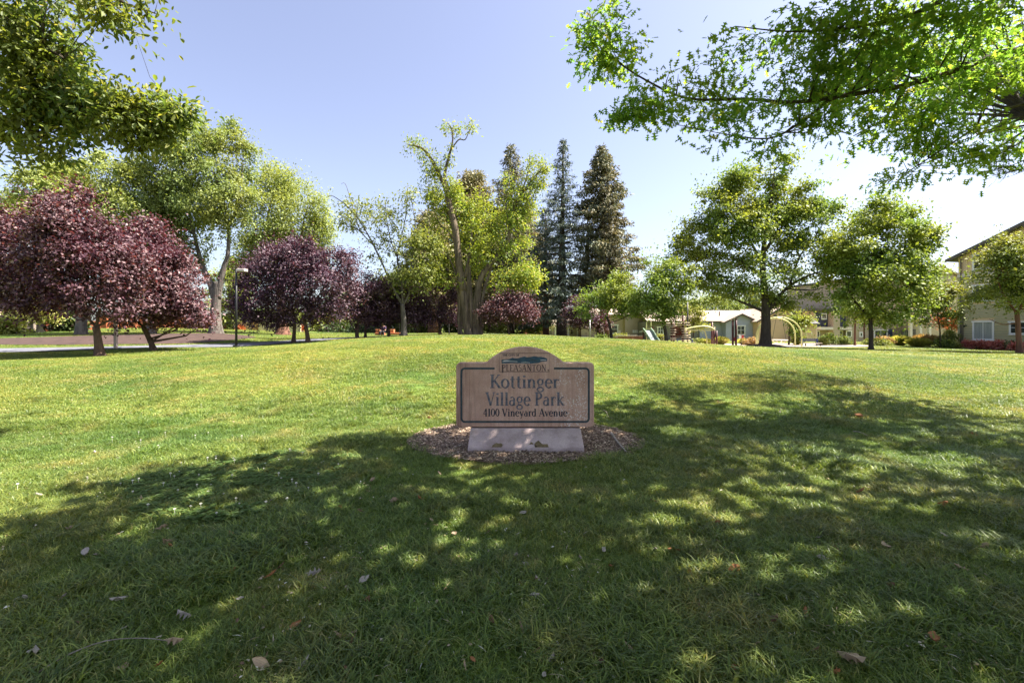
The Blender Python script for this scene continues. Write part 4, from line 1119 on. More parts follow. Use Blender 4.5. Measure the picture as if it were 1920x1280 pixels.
MB().box(ax(1700,-3), ax(1750,-3), -3.3, -1.25, az(598,-3)+.003, az(595,-3)+.05).build('porch_roof', M['trim_pink'], ab, world=False)
MB().box(ax(1730,-3), ax(1741,-3), -1.4, -1.203, -.2, az(617,-3)).build('door', M['fascia'], ab, world=False)

# taupe building behind slide and low trees
Yt = 55.0
zt_ = float(gz(X(1180,Yt), Yt)); ox = X(1088,Yt)
tb = thing("community_building", "long taupe building with white-trimmed window and white notices behind the slide", "building", (ox, Yt, zt_))
def tx(px): return X(px,Yt)-ox
def tz(py): return Zp(py,Yt)-zt_
MB().box(0, tx(1232), 0, 9, -.5, tz(592)).build('wall', M['wall_taupe'], tb, world=False)
MB().prism([(tx(1170),-.5),(tx(1210),-.5),(tx(1210),tz(597)),(tx(1190),tz(586)),(tx(1170),tz(597))], -.5, -.003).build('gable_wall', M['wall_taupe'], tb, world=False)
for (xa, xb, z1, z2) in ((-.6, tx(1236), tz(592), tz(578)),):
    MB().add([(xa,-.7,z1),(xb,-.7,z1),(xb,4.5,z2),(xa,4.5,z2),(xa,-.7,z1+.15),(xb,-.7,z1+.15),(xb,4.5,z2+.15),(xa,4.5,z2+.15)],
        [(0,3,2,1),(4,5,6,7),(0,1,5,4),(1,2,6,5),(2,3,7,6),(3,0,4,7)]).build('roof', M['shingle'], tb, world=False)
window(tb, tx(1145), tx(1159), tz(626), tz(608), -.004, .13, (0,1))
for a_, b_, c_, d_, mt in ((1135,1140,628,619,'trim_pink'),(1158,1164,629,619,'trim_pink')):
    MB().box(tx(a_), tx(b_), -.06, -.003, tz(c_), tz(d_)).build('door_panel', M[mt], tb, world=False)
    MB().box(tx(a_)-.25, tx(a_)-.003, -.05, -.003, tz(631), tz(d_-1)).build('door_frame', M['fascia'], tb, world=False)
for a_, b_, c_, d_, n_ in ((1184,1195.5,624,618.5,3),(1184,1191,631,627,2)):
    nb = MB().box(tx(a_), tx(b_), -.56, -.503, tz(c_), tz(d_)).build('notice_board', M['trim'], tb, world=False)
    for i in range(1, n_):
        xx = tx(a_) + (tx(b_)-tx(a_))*i/n_
        MB().box(xx-.02, xx+.02, -.575, -.562, tz(c_)+.01, tz(d_)-.01).build('divider', M['wall_taupe'], nb, world=False)

# two cottages seen below the cedars
co = gable_house("cottage", "small orange cottage under a pale roof, left of the cedar trunks", X(981,55), X(1019,55), 55, float(gz(X(1000,55),55)), Zp(613,55), Zp(603,55), 6, M['wall_orange'], M['trim_pink'], courses=False)
ox = X(981,55); z_ = float(gz(X(1000,55),55))
window(co, X(1001,55)-ox, X(1007,55)-ox, Zp(623,55)-z_, Zp(616,55)-z_, -.004, .1, (0,0), head=False)
z_ = float(gz(X(1055,57),57)); ox = X(1022,57)
pk = thing("cottage", "pinkish cottage with a low pale roof and porch posts behind the cedar trunks", "house", (ox, 57, z_))
MB().box(0, X(1086,57)-ox, 0, 7, -.5, Zp(611,57)-z_).build('wall', M['trim_pink'], pk, world=False)
za_, zb_ = Zp(611,57)-z_, Zp(598,57)-z_
MB().add([(-.5,-1,za_),(4.9,-1,za_),(4.9,4,zb_),(-.5,4,zb_),(-.5,-1,za_+.15),(4.9,-1,za_+.15),(4.9,4,zb_+.15),(-.5,4,zb_+.15)],
    [(0,3,2,1),(4,5,6,7),(0,1,5,4),(1,2,6,5),(2,3,7,6),(3,0,4,7)]).build('roof', M['shingle'], pk, world=False)
for a_, b_ in ((1030,1036),(1044,1049),(1068,1076)):
    window(pk, X(a_,57)-ox, X(b_,57)-ox, Zp(628,57)-z_, Zp(616,57)-z_, -.004, .12, (0,1), head=False)
MB().box(X(1056,57)-ox, X(1062,57)-ox, -.05, -.003, -.3, Zp(616,57)-z_).build('door', M['wall_terracotta'], pk, world=False)
for px in (1040, 1064, 1081):
    MB().box(X(px,57)-ox-.08, X(px,57)-ox+.08, -.9, -.75, -.3, za_-.02).build('porch_post', M['trim'], pk, world=False)

# fences and walls on the left
M['wood_grey'] = surf("fence_wood_grey", (.33,.27,.22), (.17,.14,.12), 3, .9, .3, 20, .15, stretch=(4,4,.5))
M['wood_red'] = surf("fence_wood_red", (.30,.09,.045), (.16,.05,.03), 3, .9, .3, 20, .15, stretch=(4,4,.5))
def fence(name, label, a, b, h, mat, pw=.14, gap=.012, post=2.4, seed=0, rails=True):
    """board fence between two ground points"""
    rnd = random.Random(seed)
    r = thing(name, label, 'fence', (a[0], a[1], float(gz(*a))))
    L_ = math.hypot(b[0]-a[0], b[1]-a[1]); ux, uy = (b[0]-a[0])/L_, (b[1]-a[1])/L_
    mb = MB(); s = 0
    xs = np.arange(0, L_, pw+gap)
    zz = gz(a[0]+ux*xs, a[1]+uy*xs)
    for s, z in zip(xs, zz):
        x0, y0 = a[0]+ux*s, a[1]+uy*s; x1, y1 = x0+ux*pw, y0+uy*pw
        t = h + rnd.uniform(-.02,.02); o_ = rnd.uniform(0,.012)
        nx, ny = uy, -ux
        mb.add([(x0+nx*o_,y0+ny*o_,z-.1),(x1+nx*o_,y1+ny*o_,z-.1),(x1-nx*.03,y1-ny*.03,z-.1),(x0-nx*.03,y0-ny*.03,z-.1),
                (x0+nx*o_,y0+ny*o_,z+t),(x1+nx*o_,y1+ny*o_,z+t),(x1-nx*.03,y1-ny*.03,z+t),(x0-nx*.03,y0-ny*.03,z+t)],
               [(0,3,2,1),(4,5,6,7),(0,1,5,4),(1,2,6,5),(2,3,7,6),(3,0,4,7)])
    p = mb.build('planks', mat, r); p['kind'] = 'stuff'
    n = int(L_/post)
    for i in range(n+1):
        x0, y0 = a[0]+ux*L_*i/n, a[1]+uy*L_*i/n; z = float(gz(x0,y0))
        MB().box(x0-.05, x0+.05, y0-.16, y0-.05, z-.2, z+h+.05).build('post', mat, r)
        if rails and i < n:
            x1, y1 = a[0]+ux*L_*(i+1)/n, a[1]+uy*L_*(i+1)/n; z1 = float(gz(x1,y1))
            for q in (.3, h-.3):
                MB().bar((x0,y0-.075,z+q),(x1,y1-.075,z1+q),.04,.09).build('rail', mat, r)
    return r
fence("wooden_fence", "weathered grey board fence at the far end of the footpath", (X(-160,31),31.5), (X(52,33),33.5), .98, M['wood_grey'], seed=1)
fence("wooden_fence", "dark red board fence behind the pale little trunk", (X(54,33),33.8), (X(175,37),37.5), .72, M['wood_red'], seed=2)
tw = thing("garden_wall", "long terracotta-coloured wall glowing in the sun behind the plum trunks", "wall", (X(180,40),40,float(gz(X(180,40),40))))
mb = MB()
for i in range(14):
    xa, xb = X(180,40)+i*.66, X(180,40)+(i+1)*.66-.015
    z = float(gz(xa, 40.5+i*.25))
    mb = MB().box(xa, xb, 40.3+i*.25, 40.55+i*.25, z-.3, z+1.15+.02*(i%3)); mb.build('wall_panel', M['wall_terracotta'], tw)
sl_ = thing("shed", "low shed roof of orange-brown boards above the grey fence", "shed", (X(-20,36),36,float(gz(X(-20,36),36))))
zz = float(gz(X(-20,36),36))
MB().box(X(-90,36), X(22,36), 36.2, 38.5, zz-.2, Zp(594,36)).build('wall', M['wood_grey'], sl_)
MB().add([(X(-100,36),35.7,Zp(594,36)+.01),(X(26,36),35.7,Zp(594,36)+.01),(X(26,36),38.8,Zp(587,36)+.15),(X(-100,36),38.8,Zp(587,36)+.15),
          (X(-100,36),35.7,Zp(594,36)+.1),(X(26,36),35.7,Zp(594,36)+.1),(X(26,36),38.8,Zp(587,36)+.25),(X(-100,36),38.8,Zp(587,36)+.25)],
    [(0,3,2,1),(4,5,6,7),(0,1,5,4),(1,2,6,5),(2,3,7,6),(3,0,4,7)]).build('roof', M['wall_peach'], sl_)
cw = thing("garden_wall", "cream garden wall with orange panels behind the lamp post", "wall", (X(445,44),44,float(gz(X(445,44),44))))
for i in range(9):
    xa, xb = X(445,44)+i*.68, X(445,44)+(i+1)*.68-.02
    z = float(gz(xa,44))
    MB().box(xa, xb, 44, 44.2, z-.3, z+.78+.015*(i%2)).build('wall_panel', M['wall_cream'] if i % 4 != 2 else M['wall_orange'], cw)
gw = thing("garden_wall", "short grey-white wall behind the wide brown trunk", "wall", (X(512,46),46,float(gz(X(512,46),46))))
for i in range(5):
    xa = X(510,46)+i*.62; z = float(gz(xa,46))
    MB().box(xa, xa+.6, 46, 46.2, z-.3, z+.62).build('wall_panel', M['trim_pink'] if i > 2 else M['steel'], gw)
bx = B(45, (565,618,7,6))
shrub("red_bush", "small orange-red bush at the end of the grey-white wall", 'bush', bx, M['leaf_orange'], 900, .14, .09, GH, .12)
shrub("red_bush", "small orange bush against the cream wall left of the lamp post", 'bush', B(43.6, (452,618,5,5)), M['leaf_orange'], 700, .14, .09, GH, .12)

# ------------------------------------------------------------------ playground
M['maroon'] = surf("maroon_post", (.085,.022,.022), (.06,.016,.017), 4, .45, .03, 60, .4)
M['beige'] = surf("beige_plastic", (.62,.52,.40), (.55,.45,.34), 4, .5, .02, 60, .35)
M['lime_metal'] = surf("lime_metal", (.60,.60,.27), (.53,.53,.24), 4, .4, .02, 60, .4)
M['slide_green'] = surf("slide_green", (.20,.28,.19), (.16,.235,.155), 4, .45, .02, 60, .4)
M['slide_grey'] = surf("slide_grey", (.30,.33,.32), (.24,.27,.26), 4, .35, .02, 60, .5)
M['blue'] = surf("bench_blue", (.055,.075,.22), (.045,.06,.18), 4, .5, .02, 60, .35)
M['net'] = surf("rope_maroon", (.17,.045,.03), (.12,.035,.025), 6, .9, .1, 60, .1)
M['brick_wall'] = surf("planter_brick", (.44,.22,.14), (.36,.175,.11), 5, .9, .3, 30, .1)
M['sign_red'] = surf("sign_red", (.48,.06,.07), (.42,.05,.06), 4, .5, .02, 60, .3)

def gzf(x, y): return float(gz(x, y))
# slide
Ys = 32.0
g = gp(1216, Ys)
sd = thing("slide", "green playground slide with grey chute and dark posts", "slide", g)
cl = [Vector((X(1213,33.2),33.2,Zp(619.5,33.2))), Vector((X(1217,32.6),32.6,Zp(624,32.6))), Vector((X(1222,32.0),32.0,Zp(633,32.0))), Vector((X(1227.5,31.5),31.5,Zp(641,31.5))), Vector((X(1231,31.1),31.1,Zp(644.6,31.1))), Vector((X(1233,30.8),30.8,Zp(645.3,30.8)))]
cl = [Vector(p) for p in smooth_line([tuple(p) for p in cl], 3)]
def sweep(mb, cl, prof, side):
    m = len(prof); V = []; Fs = []
    for i, p in enumerate(cl):
        d = (cl[min(i+1,len(cl)-1)]-cl[max(i-1,0)]).normalized(); u = d.cross(Vector((0,0,1))).normalized(); n = u.cross(d)
        V += [p+u*a+n*b for a, b in prof]
    for i in range(len(cl)-1):
        for k in range(m-1): Fs.append((i*m+k, i*m+k+1, (i+1)*m+k+1, (i+1)*m+k))
    mb.add(V, Fs)
mb = MB(); sweep(mb, cl, [(-.25,.0),(.25,.0),(.25,-.03),(-.25,-.03),(-.25,0)], 0); mb.build('chute', M['slide_grey'], sd)
for s in (-1, 1):
    mb = MB(); sweep(mb, cl, [(s*.255,-.05),(s*.255,.19),(s*.315,.19),(s*.315,-.05),(s*.255,-.05)], 0); mb.build('side_wall', M['slide_green'], sd)
MB().box(X(1205,33.2),X(1221,33.2),33.25,34.2,Zp(621,33.2)-.08,Zp(621,33.2)).build('platform', M['slide_green'], sd)
for px, y_, tp, mt in ((1206,33.2,615,'maroon'),(1224.5,33.3,613,'maroon'),(1206,34.2,614,'maroon'),(1224,34.2,612,'maroon'),(1212,33.25,603,'lime_metal'),(1220.5,33.25,603,'lime_metal'),(1215.5,32.1,636,'lime_metal')):
    x_ = X(px,y_)
    MB().tube([(x_,y_,gzf(x_,y_)-.1),(x_,y_,Zp(tp,y_))], .055 if mt == 'maroon' else .035, 8).build('post', M[mt], sd)
for px in (1206, 1224.5):
    MB().bar((X(px,33.2)-.14,33.2,Zp(620,33.2)),(X(px,33.2)+.14,33.2,Zp(620,33.2)),.05,.05).build('crossbar', M['beige'], sd)
MB().bar((X(1206,34.2),34.2,Zp(616,34.2)),(X(1224,34.2),34.2,Zp(616,34.2)),.05,.05).build('rail', M['lime_metal'], sd)

# rope and disc climber
Yc = 32.5
g = gp(1272, Yc)
cb = thing("climbing_net", "rope and disc climber strung between maroon posts beside the forked trunk", "climbing frame", g)
posts = [(1259,32.3,603),(1263.5,33.4,598),(1280.5,32.4,585),(1289,33.3,566)]
for px, y_, tp in posts:
    x_ = X(px,y_)
    p_ = MB().tube([(x_,y_,gzf(x_,y_)-.1),(x_,y_,Zp(tp,y_))], .075 if px != 1289 else .05, 10).build('post', M['maroon'] if px != 1289 else M['black_metal'], cb, smooth=True)
for y0 in (606, 609.5):
    MB().tube([pt(1246,y0,32.6), pt(1284,y0,32.6)], .03, 6).build('rail', M['beige'], cb)
rnd = random.Random(4)
for i in range(9):
    py = 605+i*4.6
    for px, y_ in ((1261,32.2),(1283,32.2),(1289,33.2),(1246,32.6)):
        if px == 1246 and i < 5: continue
        q = pt(px+rnd.uniform(-2,2), py+rnd.uniform(-1.2,1.2), y_)
        if q.z < gzf(q.x,q.y)+.12: continue
        MB().tube([q-Vector((0,0,.03)), q+Vector((0,0,.03))], .20 if px != 1246 else .12, 10).build('step_disc', M['beige'], cb)
nt_ = MB()
for i in range(7):
    t = i/6
    nt_.tube([pt(1262+18*t,612,32.5), pt(1263+17*t,631,32.5)], .02, 4)
    nt_.tube([pt(1261,611+3.2*i,32.5), pt(1271,613+3.2*i,32.45), pt(1281,611+3.2*i,32.5)], .024, 4)
nt_.build('net', M['net'], cb)
for i in range(4):
    MB().tube([pt(1266,616+3.5*i,32.35), pt(1278,616+3.5*i,32.35)], .05, 6).build('log_rung', M['net'], cb)

# straight bar climber
Yb = 32.5
bc = thing("bar_climber", "lime arched overhead bar climber in front of the grey wing", "climbing frame", gp(1320, Yb))
MB().tube([Vector(p) for p in smooth_line([tuple(pt(*q)) for q in ((1283,618,Yb),(1295,614.5,Yb),(1310,612,Yb),(1320,611.5,Yb),(1332,613.5,Yb),(1340,618,Yb))],3)], .055, 8).build('arch', M['lime_metal'], bc, smooth=True)
MB().tube([pt(1283,618.6,Yb), pt(1337,618.6,Yb)], .04, 8).build('bar', M['lime_metal'], bc)
x_ = X(1326,Yb)
MB().tube([pt(1318.5,612,Yb), pt(1322,622,Yb), pt(1325,632,Yb), Vector((x_,Yb,gzf(x_,Yb)-.1))], .04, 8).build('leg', M['lime_metal'], bc, smooth=True)
for px, tp, y_ in ((1335,604,33.6),(1339,613,33.0),(1343.5,620,33.0)):
    x_ = X(px,y_)
    MB().tube([(x_,y_,gzf(x_,y_)-.1),(x_,y_,Zp(tp,y_))], .07, 10).build('post', M['maroon'], bc, smooth=True)

# tall twin posts with small caps
tp_ = thing("play_post", "pair of tall maroon posts with sloping caps and a red panel", "play equipment", gp(1377, 31.5))
for px, top in ((1374,600),(1380,597)):
    x_ = X(px,31.5)
    po = MB().tube([(x_,31.5,gzf(x_,31.5)-.1),(x_,31.5,Zp(top,31.5))], .075, 10).build('post', M['maroon'], tp_, smooth=True)
    MB().box(x_-.11, x_+.11, 31.38, 31.62, Zp(top,31.5), Zp(top,31.5)+.07).build('cap', M['beige'], po)
MB().box(X(1374,31.5)+.08, X(1380,31.5)-.08, 31.45, 31.55, Zp(640,31.5), Zp(632,31.5)).build('panel', M['sign_red'], tp_)

# round sign on a post
rs = thing("park_sign", "small red and white sign on a thin post before the grey gable", "sign", gp(1389.5, 33.5))
x_ = X(1389.5,33.5)
MB().tube([(x_,33.5,gzf(x_,33.5)-.1),(x_,33.5,Zp(626,33.5))], .025, 6).build('post', M['black_metal'], rs)
for dx, mt, nm in ((-.09,'trim','white_panel'),(.09,'sign_red','red_panel')):
    MB().box(x_+dx-.085, x_+dx+.085, 33.44, 33.47, Zp(634,33.5), Zp(628,33.5)).build(nm, M[mt], rs)

# basket swing under twin lime arches
bs = thing("basket_swing", "basket swing hanging from tall lime-coloured arches", "swing", gp(1462, 32.5))
def arc(px0, px1, py0, pyt, Y, n=14, base=650):
    P = [pt(px0 if i == 0 else px0, base, Y) for i in range(1)]
    P = []
    for i in range(n+1):
        a = math.pi*(1-i/n)
        P.append(pt((px0+px1)/2+(px1-px0)/2*math.cos(a), py0-(py0-pyt)*math.sin(a)**.85, Y))
    return P
for px0, px1, pyt, Y in ((1418,1503,594.5,32.2),(1421,1491,596.5,33.6)):
    P = [pt(px0,650,Y)] + arc(px0, px1, 632, pyt, Y) + [pt(px1,650,Y)]
    P[0].z = gzf(P[0].x,P[0].y)-.1; P[-1].z = gzf(P[-1].x,P[-1].y)-.1
    MB().tube(P, .045, 8).build('arch', M['lime_metal'], bs, smooth=True)
bk = MB(); c = pt(1461,639,32.8)
ring = [c+Vector((.55*math.cos(a),.45*math.sin(a),.06)) for a in np.linspace(0,2*math.pi,21)]
bk.tube(ring, .04, 6, False)
for k in range(8):
    a = k*math.pi/4; bk.tube([c+Vector((.55*math.cos(a),.45*math.sin(a),.06)), c+Vector((.3*math.cos(a),.25*math.sin(a),-.14)), c+Vector((0,0,-.19))], .022, 5)
bk.build('basket', M['beige'], bs)
for dx in (-.5,.5):
    MB().tube([c+Vector((dx,0,.06)), pt(1461+dx*12,597.5,32.9)], .012, 4).build('rope', M['black_metal'], bs)

# benches
def bench(label, px0, px1, Y, seat_py, back_top, legs=True, back=True):
    x0, x1 = X(px0,Y), X(px1,Y)
    g = gzf((x0+x1)/2, Y)
    b = thing("park_bench", label, "bench", ((x0+x1)/2, Y, g), 0, "blue park benches")
    zs = Zp(seat_py, Y)
    for i in range(3): MB().box(x0, x1, Y-.32+i*.14, Y-.2+i*.14, zs-.04, zs).build('seat_slat', M['blue'] if i else M['beige'], b)
    if back:
        zt = Zp(back_top, Y)
        h = (zt-zs-.1)/3
        for i in range(3): MB().box(x0, x1, Y+.16, Y+.20, zs+.1+i*h+.012, zs+.1+(i+1)*h-.012).build('back_slat', M['blue'], b)
    for x in (x0+.12, x1-.12):
        MB().box(x-.03, x+.03, Y-.30, Y-.24, g-.05, zs-.042).build('leg', M['black_metal'], b)
        MB().box(x-.03, x+.03, Y+.10, Y+.157, g-.05, Zp(back_top,Y) if back else zs-.042).build('leg', M['blue'], b)
    return b
bench("blue slatted bench in front of the clipped hedge, left of the bushy tree", 1503, 1537, 33.0, 642.5, 634.5)
bench("blue slatted bench seen through the rope and disc climber", 1268, 1302, 34.5, 641.5, 636.5)

# brick planter beside the slide
Yl = 33.8
pb = thing("planter", "low reddish brick planter wall left of the slide", "planter", gp(1185, Yl))
rnd = random.Random(9)
bw, bh = .27, .11
for sname, xa, xb, yy in (('a',1155,1206,Yl),):
    x0, x1 = X(xa,yy), X(xb,yy); z0 = gzf((x0+x1)/2,yy)-.05
    MB().box(x0+.02, x1-.02, yy+.02, yy+1.2, z0-.1, z0+.36).build('core', M['mulch'], pb)
    br = None
    for r_ in range(4):
        x = x0 + (r_ % 2)*bw/2
        while x < x1-.02:
            xe = min(x+bw-.018, x1)
            d_ = rnd.uniform(0,.015)
            MB().box(x, xe, yy-.02-d_, yy+.018, z0+r_*bh, z0+(r_+1)*bh-.016).build('brick', M['brick_wall'], pb)
            x += bw
MB().box(X(1154,Yl), X(1207,Yl), Yl-.06, Yl+.26, gzf(X(1180,Yl),Yl)+.395, gzf(X(1180,Yl),Yl)+.45).build('coping', M['beige'], pb)

# ------------------------------------------------------------------ lamp post, posts
g = gp(443, 22.2)
lp = thing("lamp_post", "tall thin black lamp post with a flat lamp head on the right", "lamp post", g)
MB().tube([g-Vector((0,0,.15)), g+Vector((0,0,.12))], .15, 12).build('base', M['black_metal'], lp)
MB().tube([g+Vector((0,0,.1)), Vector((g.x,g.y,Zp(504,22.2)))], [.058,.045], 10).build('pole', M['black_metal'], lp, smooth=True)
zt = Zp(507, 22.2)
MB().bar((g.x+.04,g.y,zt),(g.x+.14,g.y,zt),.05,.05).build('arm', M['black_metal'], lp)
MB().box(g.x+.12, g.x+.48, g.y-.16, g.y+.16, zt-.05, zt+.07).build('lamp_head', M['trim_pink'], lp, bevel=.015)
g = gp(217, 19.6)
bo = thing("marker_post", "pale square post standing beside the footpath between two plum trunks", "post", g)
M['post_pale'] = surf("post_pale", (.62,.50,.44), (.50,.39,.34), 5, .7, .2, 40, .2, stretch=(3,3,.4))
MB().box(g.x-.055, g.x+.055, g.y-.055, g.y+.055, g.z-.15, Zp(603.5,19.6)).build('shaft', M['post_pale'], bo, bevel=.01)
MB().box(g.x-.065, g.x+.065, g.y-.065, g.y+.065, Zp(603.5,19.6)+.001, Zp(602,19.6)+.01).build('cap', M['post_pale'], bo)
g = gp(1106, 33)
sp = thing("metal_pole", "slim pale grey metal pole in front of the narrow plum tree", "pole", g)
MB().tube([g-Vector((0,0,.1)), Vector((g.x,g.y,Zp(599,33)))], .05, 10).build('shaft', M['steel'], sp, smooth=True)
MB().tube([Vector((g.x,g.y,Zp(599,33)-.002)), Vector((g.x,g.y,Zp(598,33)))], .065, 10).build('cap', M['steel'], sp)
def stake(px, Y, top, mt, label, rad=.04):
    g = gp(px, Y)
    r = thing("tree_stake", label, "stake", g)
    MB().tube([g-Vector((0,0,.1)), Vector((g.x,g.y,Zp(top,Y)))], rad, 7).build('shaft', M[mt], r, smooth=True)
    MB().tube([Vector((g.x-.08,g.y,Zp(top,Y)-.2)), Vector((g.x+.12,g.y,Zp(top,Y)-.2))], .015, 5).build('tie', M['black_metal'], r)
stake(667, 29, 606, 'bark_dark', "dark stake close to the staked orange-brown plum trunk", .05)
stake(842, 31, 608, 'bark_pale', "pale slanting stake left of the fluted trunk")
stake(749, 32, 606, 'post_pale', "thin pale stake between the seated person and the slim grey trunk", .025)
for k_, (px, px2) in enumerate(((1128,1126),(1133,1129))):
    g = gp(px, 34.5)
    ls = thing("bare_stem", ["pale leaning bare stem beside the small reddish plum", "outermost pale curved stem beside the small reddish plum"][k_], "stem", g)
    MB().tube([g-Vector((0,0,.1)), pt(px-1,625,34.5), pt(px2,605,34.5)], [.07,.05,.02], 7).build('stalk', M['bark_pale'], ls, smooth=True)
mm = thing("mulch_mound", "brown mulch mound round the foot of the stout maple trunk", "mound", gp(1435, 29.4))
mb = MB(); c = gp(1435, 29.4); n = 24
V = [(c.x,c.y,c.z+.22)]; Fs = []
for j, (r_, h_) in enumerate(((.55,.17),(1.0,.08),(1.5,-.03))):
    for k in range(n):
        a = 2*math.pi*k/n; q = 1+.08*math.sin(3*a+j)
        x, y = c.x+r_*q*1.1*math.cos(a), c.y+r_*q*math.sin(a)
        V.append((x,y,gzf(x,y)+h_))
for k in range(n):
    Fs.append((0,1+k,1+(k+1)%n))
    for j in range(2): Fs.append((1+j*n+k,1+(j+1)*n+k,1+(j+1)*n+(k+1)%n,1+j*n+(k+1)%n))
mb.add(V, Fs).build('mulch', M['bark_bed'], mm, smooth=True)

# ------------------------------------------------------------------ seated person on a terracotta bench
Yq = 36.0
M['bench_terra'] = surf("bench_terracotta", (.52,.20,.10), (.44,.165,.085), 5, .85, .2, 40, .15)
for a_, b_, lab in ((703,721,"terracotta seat wall that a person sits on"), (731,749,"terracotta seat wall right of the seated person")):
    x0, x1 = X(a_,Yq), X(b_,Yq); g_ = gzf((x0+x1)/2, Yq)
    g_ = Zp(633,Yq)
    tb_ = thing("park_bench", lab, "bench", ((x0+x1)/2,Yq,g_), 0, "terracotta seats by the path")
    MB().box(x0, x1, Yq, Yq+.45, g_-.3, g_+.40).build('seat', M['bench_terra'], tb_, bevel=.02)
    MB().box(x0-.02, x0+.28, Yq+.1, Yq+.5, g_+.402, g_+.66).build('armrest', M['bench_terra'], tb_, bevel=.02)
def skin_body(name, verts, edges, radii, mat, parent):
    me = bpy.data.meshes.new(name)
    me.from_pydata([tuple(v) for v in verts], edges, [])
    o = bpy.data.objects.new(name, me); C.objects.link(o)
    me.materials.append(mat)
    sk = o.modifiers.new("skin", 'SKIN'); sk.use_smooth_shade = True
    for i, r in enumerate(radii):
        me.skin_vertices[0].data[i].radius = (r, r)
    me.skin_vertices[0].data[0].use_root = True
    ss = o.modifiers.new("subd", 'SUBSURF'); ss.levels = 1; ss.render_levels = 1
    return under_obj(o, parent)
hx = X(717,Yq); hz = Zp(633,Yq)+.40
pr = thing("person", "person in a dark purple top and dark trousers sitting on the terracotta wall", "person", (hx,Yq+.2,Zp(633,Yq)))
M['shirt'] = surf("shirt_purple", (.10,.06,.12), (.075,.045,.09), 10, .9, .1, 40, .1)
M['trousers'] = surf("trousers_dark", (.03,.028,.035), (.022,.02,.026), 10, .9, .1, 40, .1)
M['skin'] = surf("skin", (.33,.19,.13), (.29,.165,.11), 10, .6, .02, 40, .3)
M['hair'] = surf("hair_dark", (.03,.022,.02), (.02,.015,.014), 10, .7, .1, 40, .3)
yq = Yq+.22
body_v = [(hx,yq,hz+.10),(hx,yq-.02,hz+.28),(hx+.01,yq-.05,hz+.46),(hx+.01,yq-.07,hz+.54),(hx+.01,yq-.09,hz+.60),(hx+.01,yq-.10,hz+.68),(hx+.01,yq-.10,hz+.74),
          (hx-.17,yq-.05,hz+.46),(hx-.21,yq-.10,hz+.22),(hx-.10,yq-.30,hz+.14),(hx+.19,yq-.05,hz+.46),(hx+.23,yq-.10,hz+.22),(hx+.12,yq-.30,hz+.14),
          (hx-.10,yq-.05,hz+.07),(hx-.12,yq-.42,hz+.08),(hx-.13,yq-.46,hz-.36),(hx-.13,yq-.58,hz-.39),(hx+.10,yq-.05,hz+.07),(hx+.13,yq-.42,hz+.08),(hx+.14,yq-.44,hz-.36),(hx+.14,yq-.56,hz-.39)]
body_e = [(0,1),(1,2),(2,3),(3,4),(4,5),(5,6),(2,7),(7,8),(8,9),(2,10),(10,11),(11,12),(0,13),(13,14),(14,15),(15,16),(0,17),(17,18),(18,19),(19,20)]
body_r = [.15,.15,.14,.06,.06,.10,.08,.07,.05,.035,.07,.05,.035,.10,.075,.05,.045,.10,.075,.05,.045]
skin_body('body', body_v, body_e, body_r, M['skin'], pr)
skin_body('shirt', body_v[:3]+[body_v[7],body_v[8],body_v[10],body_v[11]], [(0,1),(1,2),(2,3),(3,4),(2,5),(5,6)], [.17,.165,.15,.085,.065,.085,.065], M['shirt'], pr)
skin_body('trousers', [body_v[0]]+body_v[13:16]+body_v[17:20], [(0,1),(1,2),(2,3),(0,4),(4,5),(5,6)], [.165,.115,.09,.065,.115,.09,.065], M['trousers'], pr)
skin_body('hair', [(hx+.01,yq-.08,hz+.70),(hx+.01,yq-.07,hz+.77)], [(0,1)], [.11,.085], M['hair'], pr)
